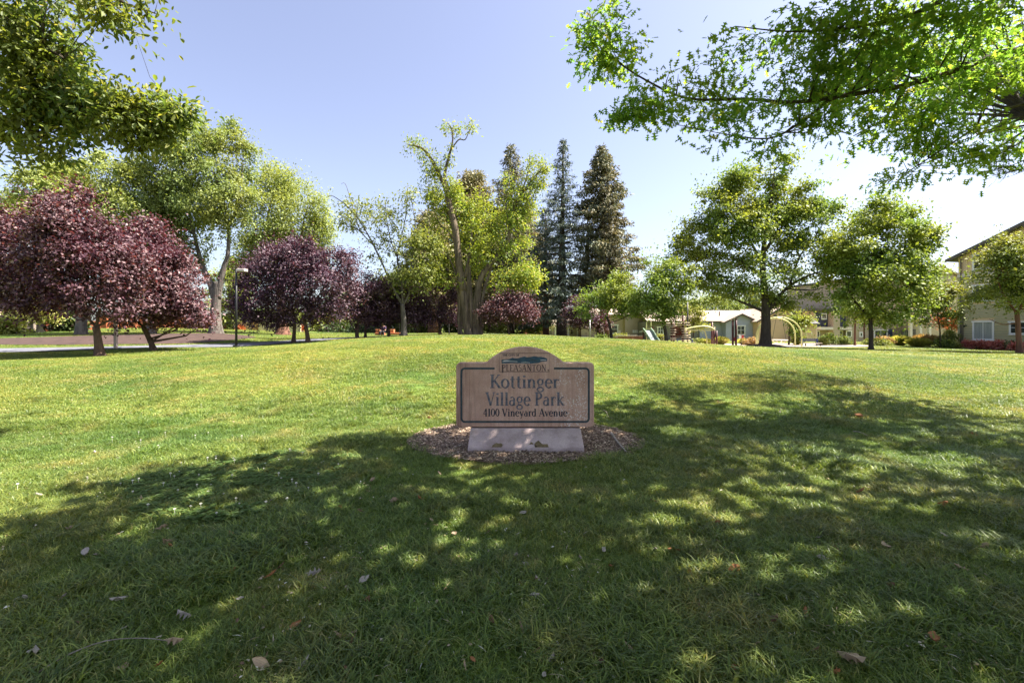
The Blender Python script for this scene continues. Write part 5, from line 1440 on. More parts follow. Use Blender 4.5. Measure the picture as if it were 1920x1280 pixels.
# ------------------------------------------------------------------ the park sign
def stone_mat():
    m, nt, out = new_mat("sign_stone")
    b = nt.nodes.new("ShaderNodeBsdfPrincipled")
    b.inputs['Roughness'].default_value = .75
    b.inputs['Specular IOR Level'].default_value = .25
    v = pos(nt, 'object')
    fine = noise(nt, 90, 3, .7, v)
    mott = noise(nt, 5, 4, .6, v)
    streak = noise(nt, 3.5, 4, .65, mapped(nt, v, (9, 1, .45)))
    c = ramp(nt, [(.3, (.46,.28,.215)), (.7, (.64,.43,.345))], mott.outputs['Fac']).outputs[0]
    c = mixrgb(nt, 1.0, c, ramp(nt, [(.34, (.86,.80,.76)), (.62, (1.05,1.03,1.02))], streak.outputs['Fac']).outputs[0], 'MULTIPLY')
    c = mixrgb(nt, 1.0, c, ramp(nt, [(.3, (.72,.70,.70)), (.7, (1.22,1.2,1.2))], fine.outputs['Fac']).outputs[0], 'MULTIPLY')
    # brown run-off stain towards one side, pale lime specks on the other
    sx = nt.nodes.new("ShaderNodeSeparateXYZ"); nt.links.new(v, sx.inputs[0])
    def rng_(sock, a, b_):
        mr = nt.nodes.new("ShaderNodeMapRange"); mr.inputs[1].default_value = a; mr.inputs[2].default_value = b_
        nt.links.new(sock, mr.inputs[0]); return mr.outputs[0]
    def mul(a, b_):
        q = nt.nodes.new("ShaderNodeMath"); q.operation = 'MULTIPLY'
        for s_, x in ((q.inputs[0], a), (q.inputs[1], b_)):
            if hasattr(x, 'is_output'): nt.links.new(x, s_)
            else: s_.default_value = x
        return q.outputs[0]
    left = mul(rng_(sx.outputs[0], -.45, -.86), ramp(nt, [(.42,(0,0,0)),(.6,(1,1,1))], streak.outputs['Fac']).outputs[0])
    c = mixrgb(nt, mul(left, .7), c, (.15,.07,.04))
    vor = nt.nodes.new("ShaderNodeTexVoronoi"); vor.inputs['Scale'].default_value = 44
    nt.links.new(v, vor.inputs['Vector'])
    spk = ramp(nt, [(.30,(1,1,1)),(.42,(0,0,0))], vor.outputs['Distance']).outputs[0]
    msk = ramp(nt, [(.44,(0,0,0)),(.56,(1,1,1))], noise(nt, 6, 3, .6, v).outputs['Fac']).outputs[0]
    right = mul(mul(rng_(sx.outputs[0], .34, .50), rng_(sx.outputs[0], .88, .74)), mul(spk, msk))
    c = mixrgb(nt, mul(right, .75), c, (.76,.71,.67))
    nt.links.new(c, b.inputs['Base Color'])
    bp = nt.nodes.new("ShaderNodeBump"); bp.inputs['Strength'].default_value = .35; bp.inputs['Distance'].default_value = .006
    nt.links.new(fine.outputs['Fac'], bp.inputs['Height']); nt.links.new(bp.outputs[0], b.inputs['Normal'])
    nt.links.new(b.outputs[0], out.inputs[0])
    return m
M['stone'] = stone_mat()
def plinth_mat():
    m, nt, out = new_mat("plinth_stone")
    b = nt.nodes.new("ShaderNodeBsdfPrincipled"); b.inputs['Roughness'].default_value = .85; b.inputs['Specular IOR Level'].default_value = .2
    v = pos(nt, 'object')
    c = ramp(nt, [(.32,(.36,.27,.26)),(.68,(.54,.43,.41))], noise(nt, 3.2, 5, .65, v).outputs['Fac']).outputs[0]
    c = mixrgb(nt, 1.0, c, ramp(nt, [(.3,(.75,.73,.75)),(.7,(1.15,1.15,1.15))], noise(nt, 120, 3, .7, v).outputs['Fac']).outputs[0], 'MULTIPLY')
    st = ramp(nt, [(.5,(0,0,0)),(.72,(1,1,1))], noise(nt, 2.2, 3, .7, mapped(nt, v, (2.4,1,5))).outputs['Fac']).outputs[0]
    c = mixrgb(nt, st, c, mixrgb(nt, .35, c, (.12,.09,.05)))
    nt.links.new(c, b.inputs['Base Color'])
    n = noise(nt, 70, 4, .7, v)
    bp = nt.nodes.new("ShaderNodeBump"); bp.inputs['Strength'].default_value = .3; bp.inputs['Distance'].default_value = .006
    nt.links.new(n.outputs['Fac'], bp.inputs['Height']); nt.links.new(bp.outputs[0], b.inputs['Normal'])
    nt.links.new(b.outputs[0], out.inputs[0])
    return m
M['plinth'] = plinth_mat()
M['ink'] = surf("letter_paint", (.018,.018,.024), (.035,.037,.055), 34, .6, .1, 90, .4, detail=3)
M['ink_glint'] = surf("letter_paint_glint", (.030,.036,.058), (.20,.175,.20), 30, .5, .1, 90, .5, detail=4)  # pale blotches: highlights of engraved letters, put into the worn paint's colour
M['ink_thin'] = surf("letter_paint_thin", (.04,.03,.03), (.09,.055,.05), 30, .7, .1, 90, .3)
M['groove'] = surf("border_paint", (.022,.034,.040), (.05,.07,.08), 22, .6, .1, 90, .35)
M['emblem'] = surf("emblem_paint", (.025,.055,.085), (.05,.10,.13), 18, .6, .1, 60, .35)

YS, SX, SZ = 5.90, .17, 0.0          # face of the panel, its centre line
sg = thing("park_sign", "brown stone park name sign on a sloped pale plinth in a mulch bed", "sign", (SX, YS, 0))
hw, zb_, zs_, za_ = .896, .268, 1.10, 1.307
def rc(cx, cz, r, a0, a1, n=6): return [(cx+r*math.cos(a0+(a1-a0)*i/n), cz+r*math.sin(a0+(a1-a0)*i/n)) for i in range(n+1)]
R_ = ((.508**2)+(za_-zs_)**2)/(2*(za_-zs_)); zc = za_-R_; aa = math.acos(.50/R_)
out_ = rc(hw-.05, zb_+.05, .05, -math.pi/2, 0) + rc(hw-.05, zs_-.05, .05, 0, math.pi/2)
out_ += [(.53, zs_+.001)] + rc(0, zc, R_, aa, math.pi-aa, 30) + [(-.53, zs_+.001)]
out_ += rc(-hw+.05, zs_-.05, .05, math.pi/2, math.pi) + rc(-hw+.05, zb_+.05, .05, math.pi, 1.5*math.pi)
panel = MB().prism([(x, z) for x, z in out_], 0, .17).build('panel', M['stone'], sg, world=False, bevel=.011)
pl = MB()
pl.add([(-.705,-.02,zb_-.012),(.715,-.02,zb_-.012),(.735,-.205,.055),(-.725,-.205,.055),(.737,-.212,-.12),(-.727,-.212,-.12),
        (.715,.20,zb_-.012),(-.705,.20,zb_-.012),(.737,.36,-.12),(-.727,.36,-.12)],
       [(3,2,1,0),(5,4,2,3),(0,1,6,7),(7,6,8,9),(2,4,8,6,1),(3,0,7,9,5),(4,5,9,8)])
pl.build('plinth', M['plinth'], sg, world=False, bevel=.008)

def strip(pts, w, y0, depth):
    """flat band with thickness along a polyline in the panel's plane"""
    mb = MB(); P = [Vector((x,0,z)) for x, z in pts]; n = len(P); L_, Rr = [], []
    for i in range(n):
        d = (P[min(i+1,n-1)]-P[max(i-1,0)]).normalized(); u = Vector((-d.z,0,d.x))
        L_.append(P[i]+u*w/2); Rr.append(P[i]-u*w/2)
    V = [(p.x,y0,p.z) for p in L_+Rr] + [(p.x,y0-depth,p.z) for p in L_+Rr]
    Fs = []
    for i in range(n-1):
        a, b, c, d = 2*n+i, 2*n+i+1, 3*n+i+1, 3*n+i
        Fs += [(a,b,c,d), (i,2*n+i,3*0+2*n+i,i)[:0] or (i,i+1,2*n+i+1,2*n+i), (n+i,3*n+i,3*n+i+1,n+i+1)]
    return mb.add(V, [f for f in Fs if len(set(f)) == len(f)])
bl = [(-.395,1.028)] + rc(-hw+.115, 1.028-.045, .045, math.pi/2, math.pi) + rc(-hw+.115, .352+.03, .045, math.pi, 1.5*math.pi) + \
     rc(hw-.115, .352+.03, .045, 1.5*math.pi, 2*math.pi) + rc(hw-.115, 1.028-.045, .045, 0, math.pi/2) + [(.375,1.028)]
strip(bl, .026, -.0005, .0015).build('border', M['groove'], panel, world=False)
fr = [(-.335,.985),(-.335,1.225),(.315,1.225),(.315,.985),(-.335,.985)]
strip(fr, .006, -.0005, .0012).build('emblem_frame', M['ink_thin'], panel, world=False)
# emblem: a range of hills
hill = [(-.305,1.092),(-.305,1.142),(-.25,1.145),(-.20,1.152),(-.165,1.168),(-.14,1.16),(-.10,1.158),(-.06,1.170),(-.01,1.184),(.03,1.172),(.07,1.178),(.12,1.187),(.17,1.178),(.205,1.180),(.24,1.172),(.262,1.165),(.285,1.158),(.285,1.120),(.22,1.118),(.17,1.098),(.05,1.088),(-.05,1.094),(-.18,1.097)]
MB().prism(hill[::-1], -.0022, -.0004).build('hill', M['emblem'], panel, world=False)
for x0, x1, z0, t in ((-.295,-.10,1.118,.006),(-.05,.06,1.103,.005),(.20,.275,1.135,.008),(-.28,-.20,1.126,.010)):
    strip([(x0,z0),((x0+x1)/2,z0+.004),(x1,z0-.002)], t, -.0023, .0008).build('emblem_line', M['trim_pink'], panel, world=False)
for x0, x1, z0, t, mt in ((-.18,-.05,1.135,.012,'groove'),(.05,.16,1.125,.016,'groove'),(.0,.10,1.150,.01,'groove')):
    strip([(x0,z0),((x0+x1)/2,z0+.012),(x1,z0)], t, -.0023, .0007).build('emblem_line', M[mt], panel, world=False)

# serif letters drawn as pen strokes: thick stems, thin joins, small serifs
TH, TN = .155, .062
def seg(x0,y0,x1,y1,w): return ('l',x0,y0,x1,y1,w)
def srf(x,y,w=.34): return ('l',x-w/2,y,x+w/2,y,.05)
def arc_(cx,cy,rx,ry,a0,a1,wt=TH,wn=TN): return ('a',cx,cy,rx,ry,a0,a1,wt,wn)
xh = .66
GL = {
 'K': (.80,[seg(.17,0,.17,1,TH),srf(.17,.02),srf(.17,.98),seg(.20,.42,.66,.97,TN),srf(.66,.98,.26),seg(.33,.56,.72,.03,TH*.9),srf(.74,.02,.26)]),
 'V': (.78,[seg(.10,.97,.42,.0,TH),seg(.42,.0,.70,.97,TN),srf(.10,.98,.30),srf(.70,.98,.24)]),
 'P': (.66,[seg(.17,0,.17,1,TH),srf(.17,.02),srf(.12,.98,.24),arc_(.26,.74,.30,.235,-90,90),seg(.15,.975,.28,.975,TN),seg(.15,.505,.28,.505,TN)]),
 'A': (.80,[seg(.08,.03,.38,1,TN),seg(.38,1,.70,.03,TH),srf(.08,.02,.24),srf(.71,.02,.30),seg(.20,.34,.58,.34,TN)]),
 'L': (.60,[seg(.17,0,.17,1,TH),srf(.17,.98),seg(.06,.025,.52,.025,TN),seg(.52,.0,.54,.22,TN)]),
 'E': (.62,[seg(.17,0,.17,1,TH),seg(.06,.975,.52,.975,TN),seg(.06,.025,.55,.025,TN),seg(.2,.52,.44,.52,TN),seg(.53,.80,.53,1,TN),seg(.56,0,.56,.2,TN)]),
 'S': (.52,[arc_(.26,.74,.17,.23,40,270,TH*.8),arc_(.26,.27,.18,.245,-140,90,TH*.9)]),
 'N': (.84,[seg(.16,0,.16,1,TN),seg(.14,.98,.66,.02,TH),seg(.67,0,.67,1,TN),srf(.16,.02,.26),srf(.10,.98,.2),srf(.67,.98,.26)]),
 'T': (.70,[seg(.35,0,.35,1,TH),seg(.05,.975,.65,.975,TN),srf(.35,.02),seg(.05,.80,.05,1,TN),seg(.65,.8,.65,1,TN)]),
 'O': (.84,[arc_(.42,.5,.34,.475,0,360)]),
 'H': (.84,[seg(.17,0,.17,1,TH),seg(.67,0,.67,1,TH),seg(.17,.52,.67,.52,TN),srf(.17,.02),srf(.17,.98),srf(.67,.02),srf(.67,.98)]),
 'C': (.74,[arc_(.42,.5,.34,.475,45,315)]),
 'I': (.36,[seg(.18,0,.18,1,TH),srf(.18,.02),srf(.18,.98)]),
 'Y': (.76,[seg(.10,.97,.38,.45,TH),seg(.38,.45,.66,.97,TN),seg(.38,.0,.38,.46,TH),srf(.10,.98,.28),srf(.66,.98,.22),srf(.38,.02)]),
 'F': (.58,[seg(.17,0,.17,1,TH),seg(.06,.975,.52,.975,TN),seg(.2,.52,.42,.52,TN),srf(.17,.02),seg(.53,.80,.53,1,TN)]),
 'o': (.62,[arc_(.31,.33,.25,.325,0,360)]),
 't': (.42,[seg(.20,.08,.20,.88,TH*.9),seg(.04,.645,.38,.645,TN),arc_(.31,.10,.11,.09,180,310,TH*.7)]),
 'i': (.34,[seg(.17,0,.17,.64,TH),srf(.17,.02,.30),srf(.10,.63,.16),seg(.17,.80,.17,.94,TH)]),
 'n': (.70,[seg(.16,0,.16,.64,TH),srf(.16,.02,.28),srf(.09,.63,.16),arc_(.36,.42,.17,.22,0,170,TH),seg(.53,0,.53,.43,TH),srf(.53,.02,.28)]),
 'g': (.58,[arc_(.27,.44,.19,.21,0,360,TH*.85),seg(.40,.60,.54,.64,TN),arc_(.27,-.12,.23,.16,0,360,TH*.7),seg(.16,.25,.14,.10,TN),seg(.14,.09,.42,.03,TN*1.3)]),
 'e': (.56,[arc_(.29,.33,.23,.325,0,320),seg(.10,.36,.50,.36,TN)]),
 'r': (.48,[seg(.16,0,.16,.64,TH),srf(.16,.02,.28),srf(.09,.63,.16),arc_(.34,.48,.14,.15,35,150,TH)]),
 'l': (.34,[seg(.17,0,.17,1,TH),srf(.17,.02,.30),srf(.10,.98,.16)]),
 'a': (.58,[arc_(.24,.20,.18,.19,0,360,TH*.85),seg(.42,.06,.42,.46,TH),arc_(.27,.46,.16,.18,0,150,TH*.8),seg(.42,.05,.54,.03,TN)]),
 'k': (.66,[seg(.16,0,.16,1,TH),srf(.16,.02,.28),srf(.09,.98,.16),seg(.18,.28,.50,.62,TN),srf(.52,.63,.22),seg(.28,.38,.56,.03,TH*.85),srf(.58,.02,.22)]),
 'y': (.62,[seg(.10,.62,.32,.04,TH*.9),seg(.53,.62,.24,-.26,TN),srf(.10,.63,.24),srf(.53,.63,.20),seg(.14,-.27,.25,-.25,TH*.6)]),
 'd': (.66,[arc_(.27,.32,.21,.31,0,360),seg(.47,.0,.47,1,TH),srf(.40,.98,.16),srf(.54,.02,.16)]),
 'v': (.58,[seg(.08,.62,.31,.0,TH*.9),seg(.31,.0,.50,.62,TN),srf(.08,.63,.24),srf(.50,.63,.20)]),
 'u': (.68,[seg(.15,.2,.15,.64,TH),arc_(.33,.2,.18,.18,180,350,TH),seg(.52,0,.52,.64,TH),srf(.08,.63,.16),srf(.45,.63,.16),srf(.58,.02,.16)]),
 '4': (.62,[seg(.42,0,.42,1,TH),seg(.05,.32,.58,.32,TN),seg(.06,.33,.40,.98,TN),srf(.42,.02,.3)]),
 '1': (.42,[seg(.22,0,.22,1,TH),srf(.22,.02,.34),seg(.06,.86,.2,.97,TN)]),
 '0': (.60,[arc_(.30,.5,.23,.475,0,360)]),
 '.': (.3,[seg(.14,0,.14,.12,.12)])}
_glyph = {}
def glyph(ch, h, wk, mat, bold):
    key = (ch, h, wk, mat.name, bold)
    if key in _glyph: return _glyph[key]
    V, Fs = [], []; lay = 0
    def quad(P, y):
        b = len(V)
        for (x, z) in P: V.append((x*h*wk, y, z*h))
        for (x, z) in P: V.append((x*h*wk, -.0002, z*h))
        Fs.append((b,b+1,b+2,b+3))
        for i in range(4): Fs.append((b+i, b+4+i, b+4+(i+1)%4, b+(i+1)%4))
    for st in GL[ch][1]:
        lay += 1; y = -.0013-.00012*lay
        if st[0] == 'l':
            _, x0, y0, x1, y1, w = st; w *= bold
            d = math.hypot(x1-x0, y1-y0); ux, uy = -(y1-y0)/d*w/2, (x1-x0)/d*w/2
            quad([(x0+ux,y0+uy),(x0-ux,y0-uy),(x1-ux,y1-uy),(x1+ux,y1+uy)], y)
        else:
            _, cx, cy, rx, ry, a0, a1, wt, wn = st
            n = max(6, int(abs(a1-a0)/18)); prev = None
            for i in range(n+1):
                a = math.radians(a0+(a1-a0)*i/n)
                w = (wn + (wt-wn)*abs(math.cos(a+.18))**1.4)*bold
                x, z = cx+rx*math.cos(a), cy+ry*math.sin(a)
                nx, nz = math.cos(a), math.sin(a)
                pr_ = [(x+nx*w*.5,z+nz*w*.5),(x-nx*w*.5,z-nz*w*.5)]
                if prev: quad([prev[0],pr_[0],pr_[1],prev[1]], y)
                prev = pr_
    me = bpy.data.meshes.new("letter"); me.from_pydata(V, [], Fs); me.update(); me.materials.append(mat)
    _glyph[key] = me
    return me
def write(text, x0, x1, z, h, mat, bold=1.0, space=.34, track=.05):
    adv = [GL[c][0]+track if c != ' ' else space for c in text]
    wk = (x1-x0)/(sum(adv)*h); x = x0
    for c, a in zip(text, adv):
        if c != ' ':
            o = bpy.data.objects.new('letter', glyph(c, h, wk, mat, bold)); C.objects.link(o)
            o.parent = panel; o.location = (x, 0, z)
        x += a*h*wk
def sx_(px): return (px-960)/F*YS-SX
write("Kottinger", sx_(919), sx_(1049.5), Zp(727,YS), .172, M['ink_glint'], 1.18)
write("Village Park", sx_(911), sx_(1059), Zp(760,YS), .172, M['ink_glint'], 1.18)
write("4100 Vineyard Avenue", sx_(906), sx_(1064), Zp(780,YS), .098, M['ink'], 1.25)
write("THE CITY OF", sx_(942), sx_(974), Zp(667.5,YS), .028, M['ink'], 1.6)
write("PLEASANTON", sx_(941), sx_(1025), Zp(695.5,YS), .084, M['ink_thin'], .95)
strip([(sx_(942.5),Zp(698.5,YS)),(sx_(942.5),Zp(683,YS))], .014, -.0005, .0022).build('emblem_line', M['ink_thin'], panel, world=False)
MB().tube([(sx_(1028),-.0005,Zp(694,YS)),(sx_(1028),-.003,Zp(694,YS))], .009, 10).build('full_stop', M['ink_thin'], panel, world=False)
M['moss'] = surf("moss_stain", (.24,.18,.10), (.12,.09,.05), 40, .95, .6, 60, .05)
for px, r_, sd_ in ((933,.075,1),(1013,.095,2),(996,.035,3)):
    rr = random.Random(sd_); c0 = (px-960)/F*5.75-SX
    f = .85; mb = MB(); V = [(c0,-.205+.022*1.0-.006,.055+.026)]; n = 14
    z0 = .06 + (.03 if sd_ == 3 else .0)
    V = []
    for k in range(n):
        a = 2*math.pi*k/n; q = r_*rr.uniform(.55,1.1)
        xx, zz = c0+q*math.cos(a), z0+max(0, q*math.sin(a))*.75
        yy = -.205+(zz-.055)*(.185/.201)-.004
        V.append((xx,yy,zz))
    V.append((c0, -.205+(z0+r_*.25-.055)*(.185/.201)-.012, z0+r_*.25))
    mb.add(V, [(k,(k+1)%n,n) for k in range(n)]).build('moss_patch', M['moss'], sg, world=False, smooth=True)

# ------------------------------------------------------------------ overhanging trees
def near_tree(name, label, base, stems, blobs, off_blobs, mat, bark, L, W, tmpl, n_in, n_off, per, sig, seed, twig_k, leaf_parts=300, droop=.35, flat=.45, twig_r=.02, out=.5, off_k=1.0):
    rng = np.random.default_rng(seed); rnd = random.Random(seed)
    root = thing(name, label, 'tree', base)
    mb = MB()
    samples = skeleton_tubes(mb, stems, rnd, 9, .04)
    cp, cd = clumps(blobs, n_in//per, rng, .15, 1.0)
    co_, cdo = clumps(off_blobs, max(1, n_off//per), rng, .25, 1.0, .34, .95)
    add_twigs(mb, samples, cp, rnd, twig_k, twig_r)
    add_twigs(mb, samples, co_, rnd, twig_k//3, twig_r)
    mb.build('trunk', bark, root, smooth=True)
    P, T, N, l, w = leaf_cloud(cp, cd, per, sig, flat, L, W, rng, droop, out, .8, .22)
    # the leaves that show largest are parts of their own
    px = 960+F*P[:,0]/P[:,1]; py = HOR-F*(P[:,2]-EYE)/P[:,1]
    ok = (P[:,1] > 1) & (px > 5) & (px < 1915) & (py > 5) & (py < 620)
    size = np.where(ok, l/np.maximum(P[:,1],.1), 0)
    big = np.argsort(-size)[:leaf_parts]
    rest = np.setdiff1d(np.arange(len(P)), big)
    Po, To, No, lo_, wo = leaf_cloud(co_, cdo, per, sig*1.3, flat, L*off_k, W*off_k, rng, droop, out, .8, .22)
    V, Fs = leaf_verts(P[rest], T[rest], N[rest], l[rest], w[rest], tmpl)
    V2, F2 = leaf_verts(Po, To, No, lo_, wo, T_OVAL)
    f2 = bpy.data.objects.new('foliage', mk_mesh('foliage', V2, F2, mat)); C.objects.link(f2); under_obj(f2, root); f2['kind'] = 'stuff'
    fo = bpy.data.objects.new('foliage', mk_mesh('foliage', V, Fs, mat)); C.objects.link(fo); under_obj(fo, root); fo['kind'] = 'stuff'
    # a handful of leaf meshes, so that leaves sharing one still differ in colour (the island number picks the shade)
    tv, tf = tmpl
    meshes = []
    inv = mat_of(root).inverted()
    me0 = mk_mesh('leaf', tv*np.array([1, W/L, 1]), np.array(tf, dtype=np.int32), mat)
    for i in big:
        t = Vector(T[i]).normalized(); s_ = Vector(N[i]).cross(t).normalized(); n_ = t.cross(s_)
        m = Matrix((t, s_, n_)).transposed().to_4x4()
        o = bpy.data.objects.new('leaf', me0); C.objects.link(o)
        o.parent = root; o.matrix_parent_inverse = inv
        o.matrix_basis = Matrix.Translation(Vector(P[i])) @ m @ Matrix.Diagonal((l[i],l[i],l[i],1))
    return root, samples

def BB(*rows):
    """crown blobs at their own depth: (px, py, rx, ry, Y)"""
    o = []
    for q in rows: o += B(q[4], (q[0],q[1],q[2],q[3],0,q[5] if len(q) > 5 else 1.0))
    return o
ok_b = Vector((8.6, 3.2, 0))
lim = [([ok_b-Vector((0,0,.2)), ok_b+Vector((0,0,1.6)), Vector((8.4,3.3,3.2)), Vector((8.0,3.6,5.2)), Vector((7.6,3.8,7.6))], .30, .15),
       ([Vector((8.4,3.4,3.6)), Vector((7.6,5.0,4.6)), pt(1920,92,6.2), pt(1800,130,6.2), pt(1700,160,6.2), pt(1560,183,6.2), pt(1480,192,6.2), pt(1395,186,6.2), pt(1290,185,6.2), pt(1210,150,6.2), pt(1150,110,6.2), pt(1095,60,6.2)], .055, .005),
       ([Vector((8.3,3.5,4.2)), pt(1990,230,6.8), pt(1920,195,6.9), pt(1830,240,6.9), pt(1760,285,6.9), pt(1690,330,6.9)], .04, .005),
       ([Vector((8.0,3.6,5.2)), Vector((6.4,4.6,5.9)), pt(1750,10,5.6), pt(1640,45,5.6), pt(1500,60,5.6), pt(1380,50,5.6)], .045, .005),
       ([pt(1560,183,6.2), pt(1500,230,6.2), pt(1440,260,6.1), pt(1350,250,6.1)], .025, .006),
       ([pt(1700,160,6.2), pt(1660,220,6.4), pt(1600,255,6.4)], .025, .006),
       ([Vector((7.9,3.7,5.6)), Vector((5.6,3.6,7.2)), Vector((3.4,3.6,7.9)), Vector((1.4,3.4,8.1))], .10, .02),
       ([Vector((7.7,3.8,7.0)), Vector((6.0,5.2,8.2)), Vector((4.4,6.4,8.8))], .08, .02),
       ([Vector((7.9,3.6,5.8)), Vector((6.6,1.6,7.0)), Vector((4.4,.2,7.6)), Vector((2.4,-.4,7.8))], .10, .02),
       ([Vector((7.6,3.8,7.4)), Vector((8.2,5.8,8.4)), Vector((8.6,7.4,9.0))], .08, .02)]
oak_in = BB((1128,60,30,48,6.2),(1150,110,44,44,6.2),(1195,160,44,44,6.2),(1110,105,26,34,6.2),(1215,205,36,34,6.2),(1180,225,22,20,6.2),(1260,165,40,36,6.2),(1330,135,42,44,6.2),(1300,205,40,32,6.2),(1395,120,40,40,6.2),(1385,195,44,34,6.2),(1345,255,36,26,6.2),
    (1440,235,50,34,6.2),(1420,275,34,16,6.2),(1480,195,46,34,6.2),(1470,120,40,34,6.0),(1540,225,54,40,6.2),(1550,150,54,44,6.0),(1500,65,60,32,5.7),(1420,40,34,20,5.7,.8),(1385,62,24,14,5.7,.7),(1590,85,70,60,5.8),(1640,190,70,50,6.2),(1690,100,70,70,5.8),(1600,262,40,20,6.3,.8),
    (1310,5,40,10,5.6,.6),(1760,180,70,50,6.4),(1780,80,70,70,5.9),(1870,140,70,60,6.2),(1880,50,60,60,5.8),(1660,290,36,18,6.8),(1710,250,50,26,6.8),(1700,330,34,16,6.9),(1735,305,40,22,6.9),(1800,250,60,40,6.8),(1830,280,40,20,6.8),(1890,230,50,44,6.6),(1900,290,30,14,6.8,.6),(1620,20,70,30,5.4),(1740,15,80,30,5.4),(1860,10,70,30,5.2))
# the rest of its crown, above and beside the frame, shades the sign and the near lawn
oak_off = []
_r = random.Random(12)
yy_ = -3.0
while yy_ < 8.6:
    xl = np.interp(yy_, [-3, 1, 3.2, 6.4, 8.6], [-1.0, -.4, .75, 3.0, 5.4])
    xx_ = xl + .7
    while xx_ < 12.6:
        h_ = max(6.9 + .5*math.sin(xx_*.7) , 1.55 + .74*(yy_+.9) + .75) + _r.uniform(0,.5)
        far_ = yy_ > 5.8 or (yy_ > 4 and xx_ > 6.5)
        if _r.random() > (.30 if far_ else .06):
            oak_off.append(((xx_+_r.uniform(-.3,.3), yy_+_r.uniform(-.3,.3), h_), (.95,.95,.4), .75 if far_ else 1.6))
        xx_ += 1.2
    yy_ += 1.2
oak_off += [((9.4,3.4,5.6),(1.4,1.6,1.2)),((9.8,5.2,5.6),(1.3,1.3,1.1)),((10.6,8.2,6.8),(1.0,1.2,.5)),((8.0,.6,6.0),(1.6,1.4,.7))]
oak_in += BB((1700,60,90,50,9.6),(1790,110,90,50,10.2),(1880,90,70,60,10.6),(1860,180,80,40,10.4),(1750,180,70,40,9.8),(1640,120,60,40,9.2),(1900,230,50,40,10.0),(1850,300,60,24,7.2),(1900,260,40,36,7.2),(1780,270,50,30,7.0),(1700,215,60,34,7.0),(1600,150,60,50,7.4),(1520,180,60,40,7.4),(1450,90,44,30,7.0))
oak, osam = near_tree("oak_tree", "overhanging oak whose lobed leaves and long limb reach in across the sky", ok_b, lim, oak_in, oak_off, M['leaf_oak'], M['bark_dark'], .112, .090, T_OAK, 14500, 38000, 16, .17, 71, 120, droop=.35, flat=.42, off_k=2.0)
# bare twigs at the end of one of its lower boughs
rnd = random.Random(5)
mb = MB()
def bare(p, d, l, r, k):
    q = p + d*l
    m_ = p.lerp(q, .5)+Vector((rnd.uniform(-.05,.05)*l*2,rnd.uniform(-.05,.05),rnd.uniform(-.05,.05)*l*2))
    mb.tube([p, m_, q], [r, r*.8, r*.6], 4, False)
    if k == 0: return
    for s in range(rnd.choice((2,2,3))):
        dd = (d + Vector((rnd.uniform(-.75,.55),rnd.uniform(-.5,.5),rnd.uniform(-.75,.45)))).normalized()
        bare(q if s else p.lerp(q,.7), dd, l*rnd.uniform(.6,.9), r*.62, k-1)
for a_ in ((1935,250,6.6,-.75,-.6),(1945,285,6.6,-.8,-.5),(1950,310,6.6,-.95,-.2),(1900,262,6.6,-.5,-.8)):
    bare(pt(a_[0],a_[1],a_[2]), Vector((a_[3],.05,a_[4])).normalized(), .27, .010, 4)
mb.build('bare_twig', M['bark_dark'], oak)

lb = Vector((-9.2, 6.0, 0)); lb.z = gzf(lb.x, lb.y)
lst = [([lb-Vector((0,0,.2)), lb+Vector((0,0,1.8)), Vector((-9.0,6.1,3.6)), Vector((-8.7,6.2,5.6)), Vector((-8.4,6.2,7.6))], .26, .10),
       ([Vector((-9.0,6.1,3.8)), pt(-30,120,6.4), pt(60,170,6.4), pt(150,205,6.4), pt(240,225,6.4), pt(330,200,6.4)], .08, .008),
       ([Vector((-8.8,6.2,4.6)), pt(-20,40,6.2), pt(60,75,6.2), pt(120,110,6.2)], .07, .012),
       ([pt(60,170,6.4), pt(70,240,6.3), pt(80,310,6.3)], .03, .006), ([pt(150,205,6.4), pt(200,250,6.4), pt(255,285,6.4)], .025, .006),
       ([Vector((-8.5,6.2,6.6)), Vector((-7.2,6.0,7.0)), pt(130,-60,6.0), pt(220,0,6.0), pt(290,25,6.0)], .06, .008)]
lau_in = BB((50,70,60,50,6.3),(105,120,54,50,6.3),(40,150,60,50,6.4),(130,175,60,48,6.4),(190,205,56,42,6.4),(245,235,46,34,6.4),(305,215,40,26,6.4),(335,205,28,18,6.4),(270,200,40,26,6.4),(290,250,36,22,6.4),(60,225,60,44,6.4),(30,200,40,40,6.2),(75,280,40,36,6.3),(60,318,22,18,6.3,.7),(255,275,22,18,6.4,.8),(180,250,44,22,6.4),(20,250,40,18,6.3,.6),
    (190,10,36,20,6.0),(240,32,40,22,6.0),(262,62,22,14,6.0,.8),(300,28,14,12,6.0,.6),(110,10,20,40,6.2),(20,20,40,40,6.2),(285,10,22,10,6.0),(90,190,40,40,6.4))
lau_off = [((-7.6,6.2,6.8),(1.4,1.4,1.0)),((-8.6,6.4,5.0),(1.2,1.4,1.4)),((-9.6,6.0,6.6),(1.8,1.8,1.6)),((-8.8,7.6,6.6),(1.6,1.4,1.4)),((-8.8,4.6,6.2),(1.5,1.2,1.3)),((-7.0,5.4,7.4),(1.4,1.0,.8)),((-9.4,6.2,8.4),(1.6,1.6,1.0)),((-6.2,6.0,7.2),(.9,.8,.5))]
near_tree("laurel_tree", "glossy oval-leaved tree hanging in over the plums from the corner of the sky", lb, lst, lau_in, lau_off, M['leaf_laurel'], M['bark_dark'], .088, .043, T_OVAL, 14000, 5200, 20, .14, 72, 130, droop=.15, flat=.7)

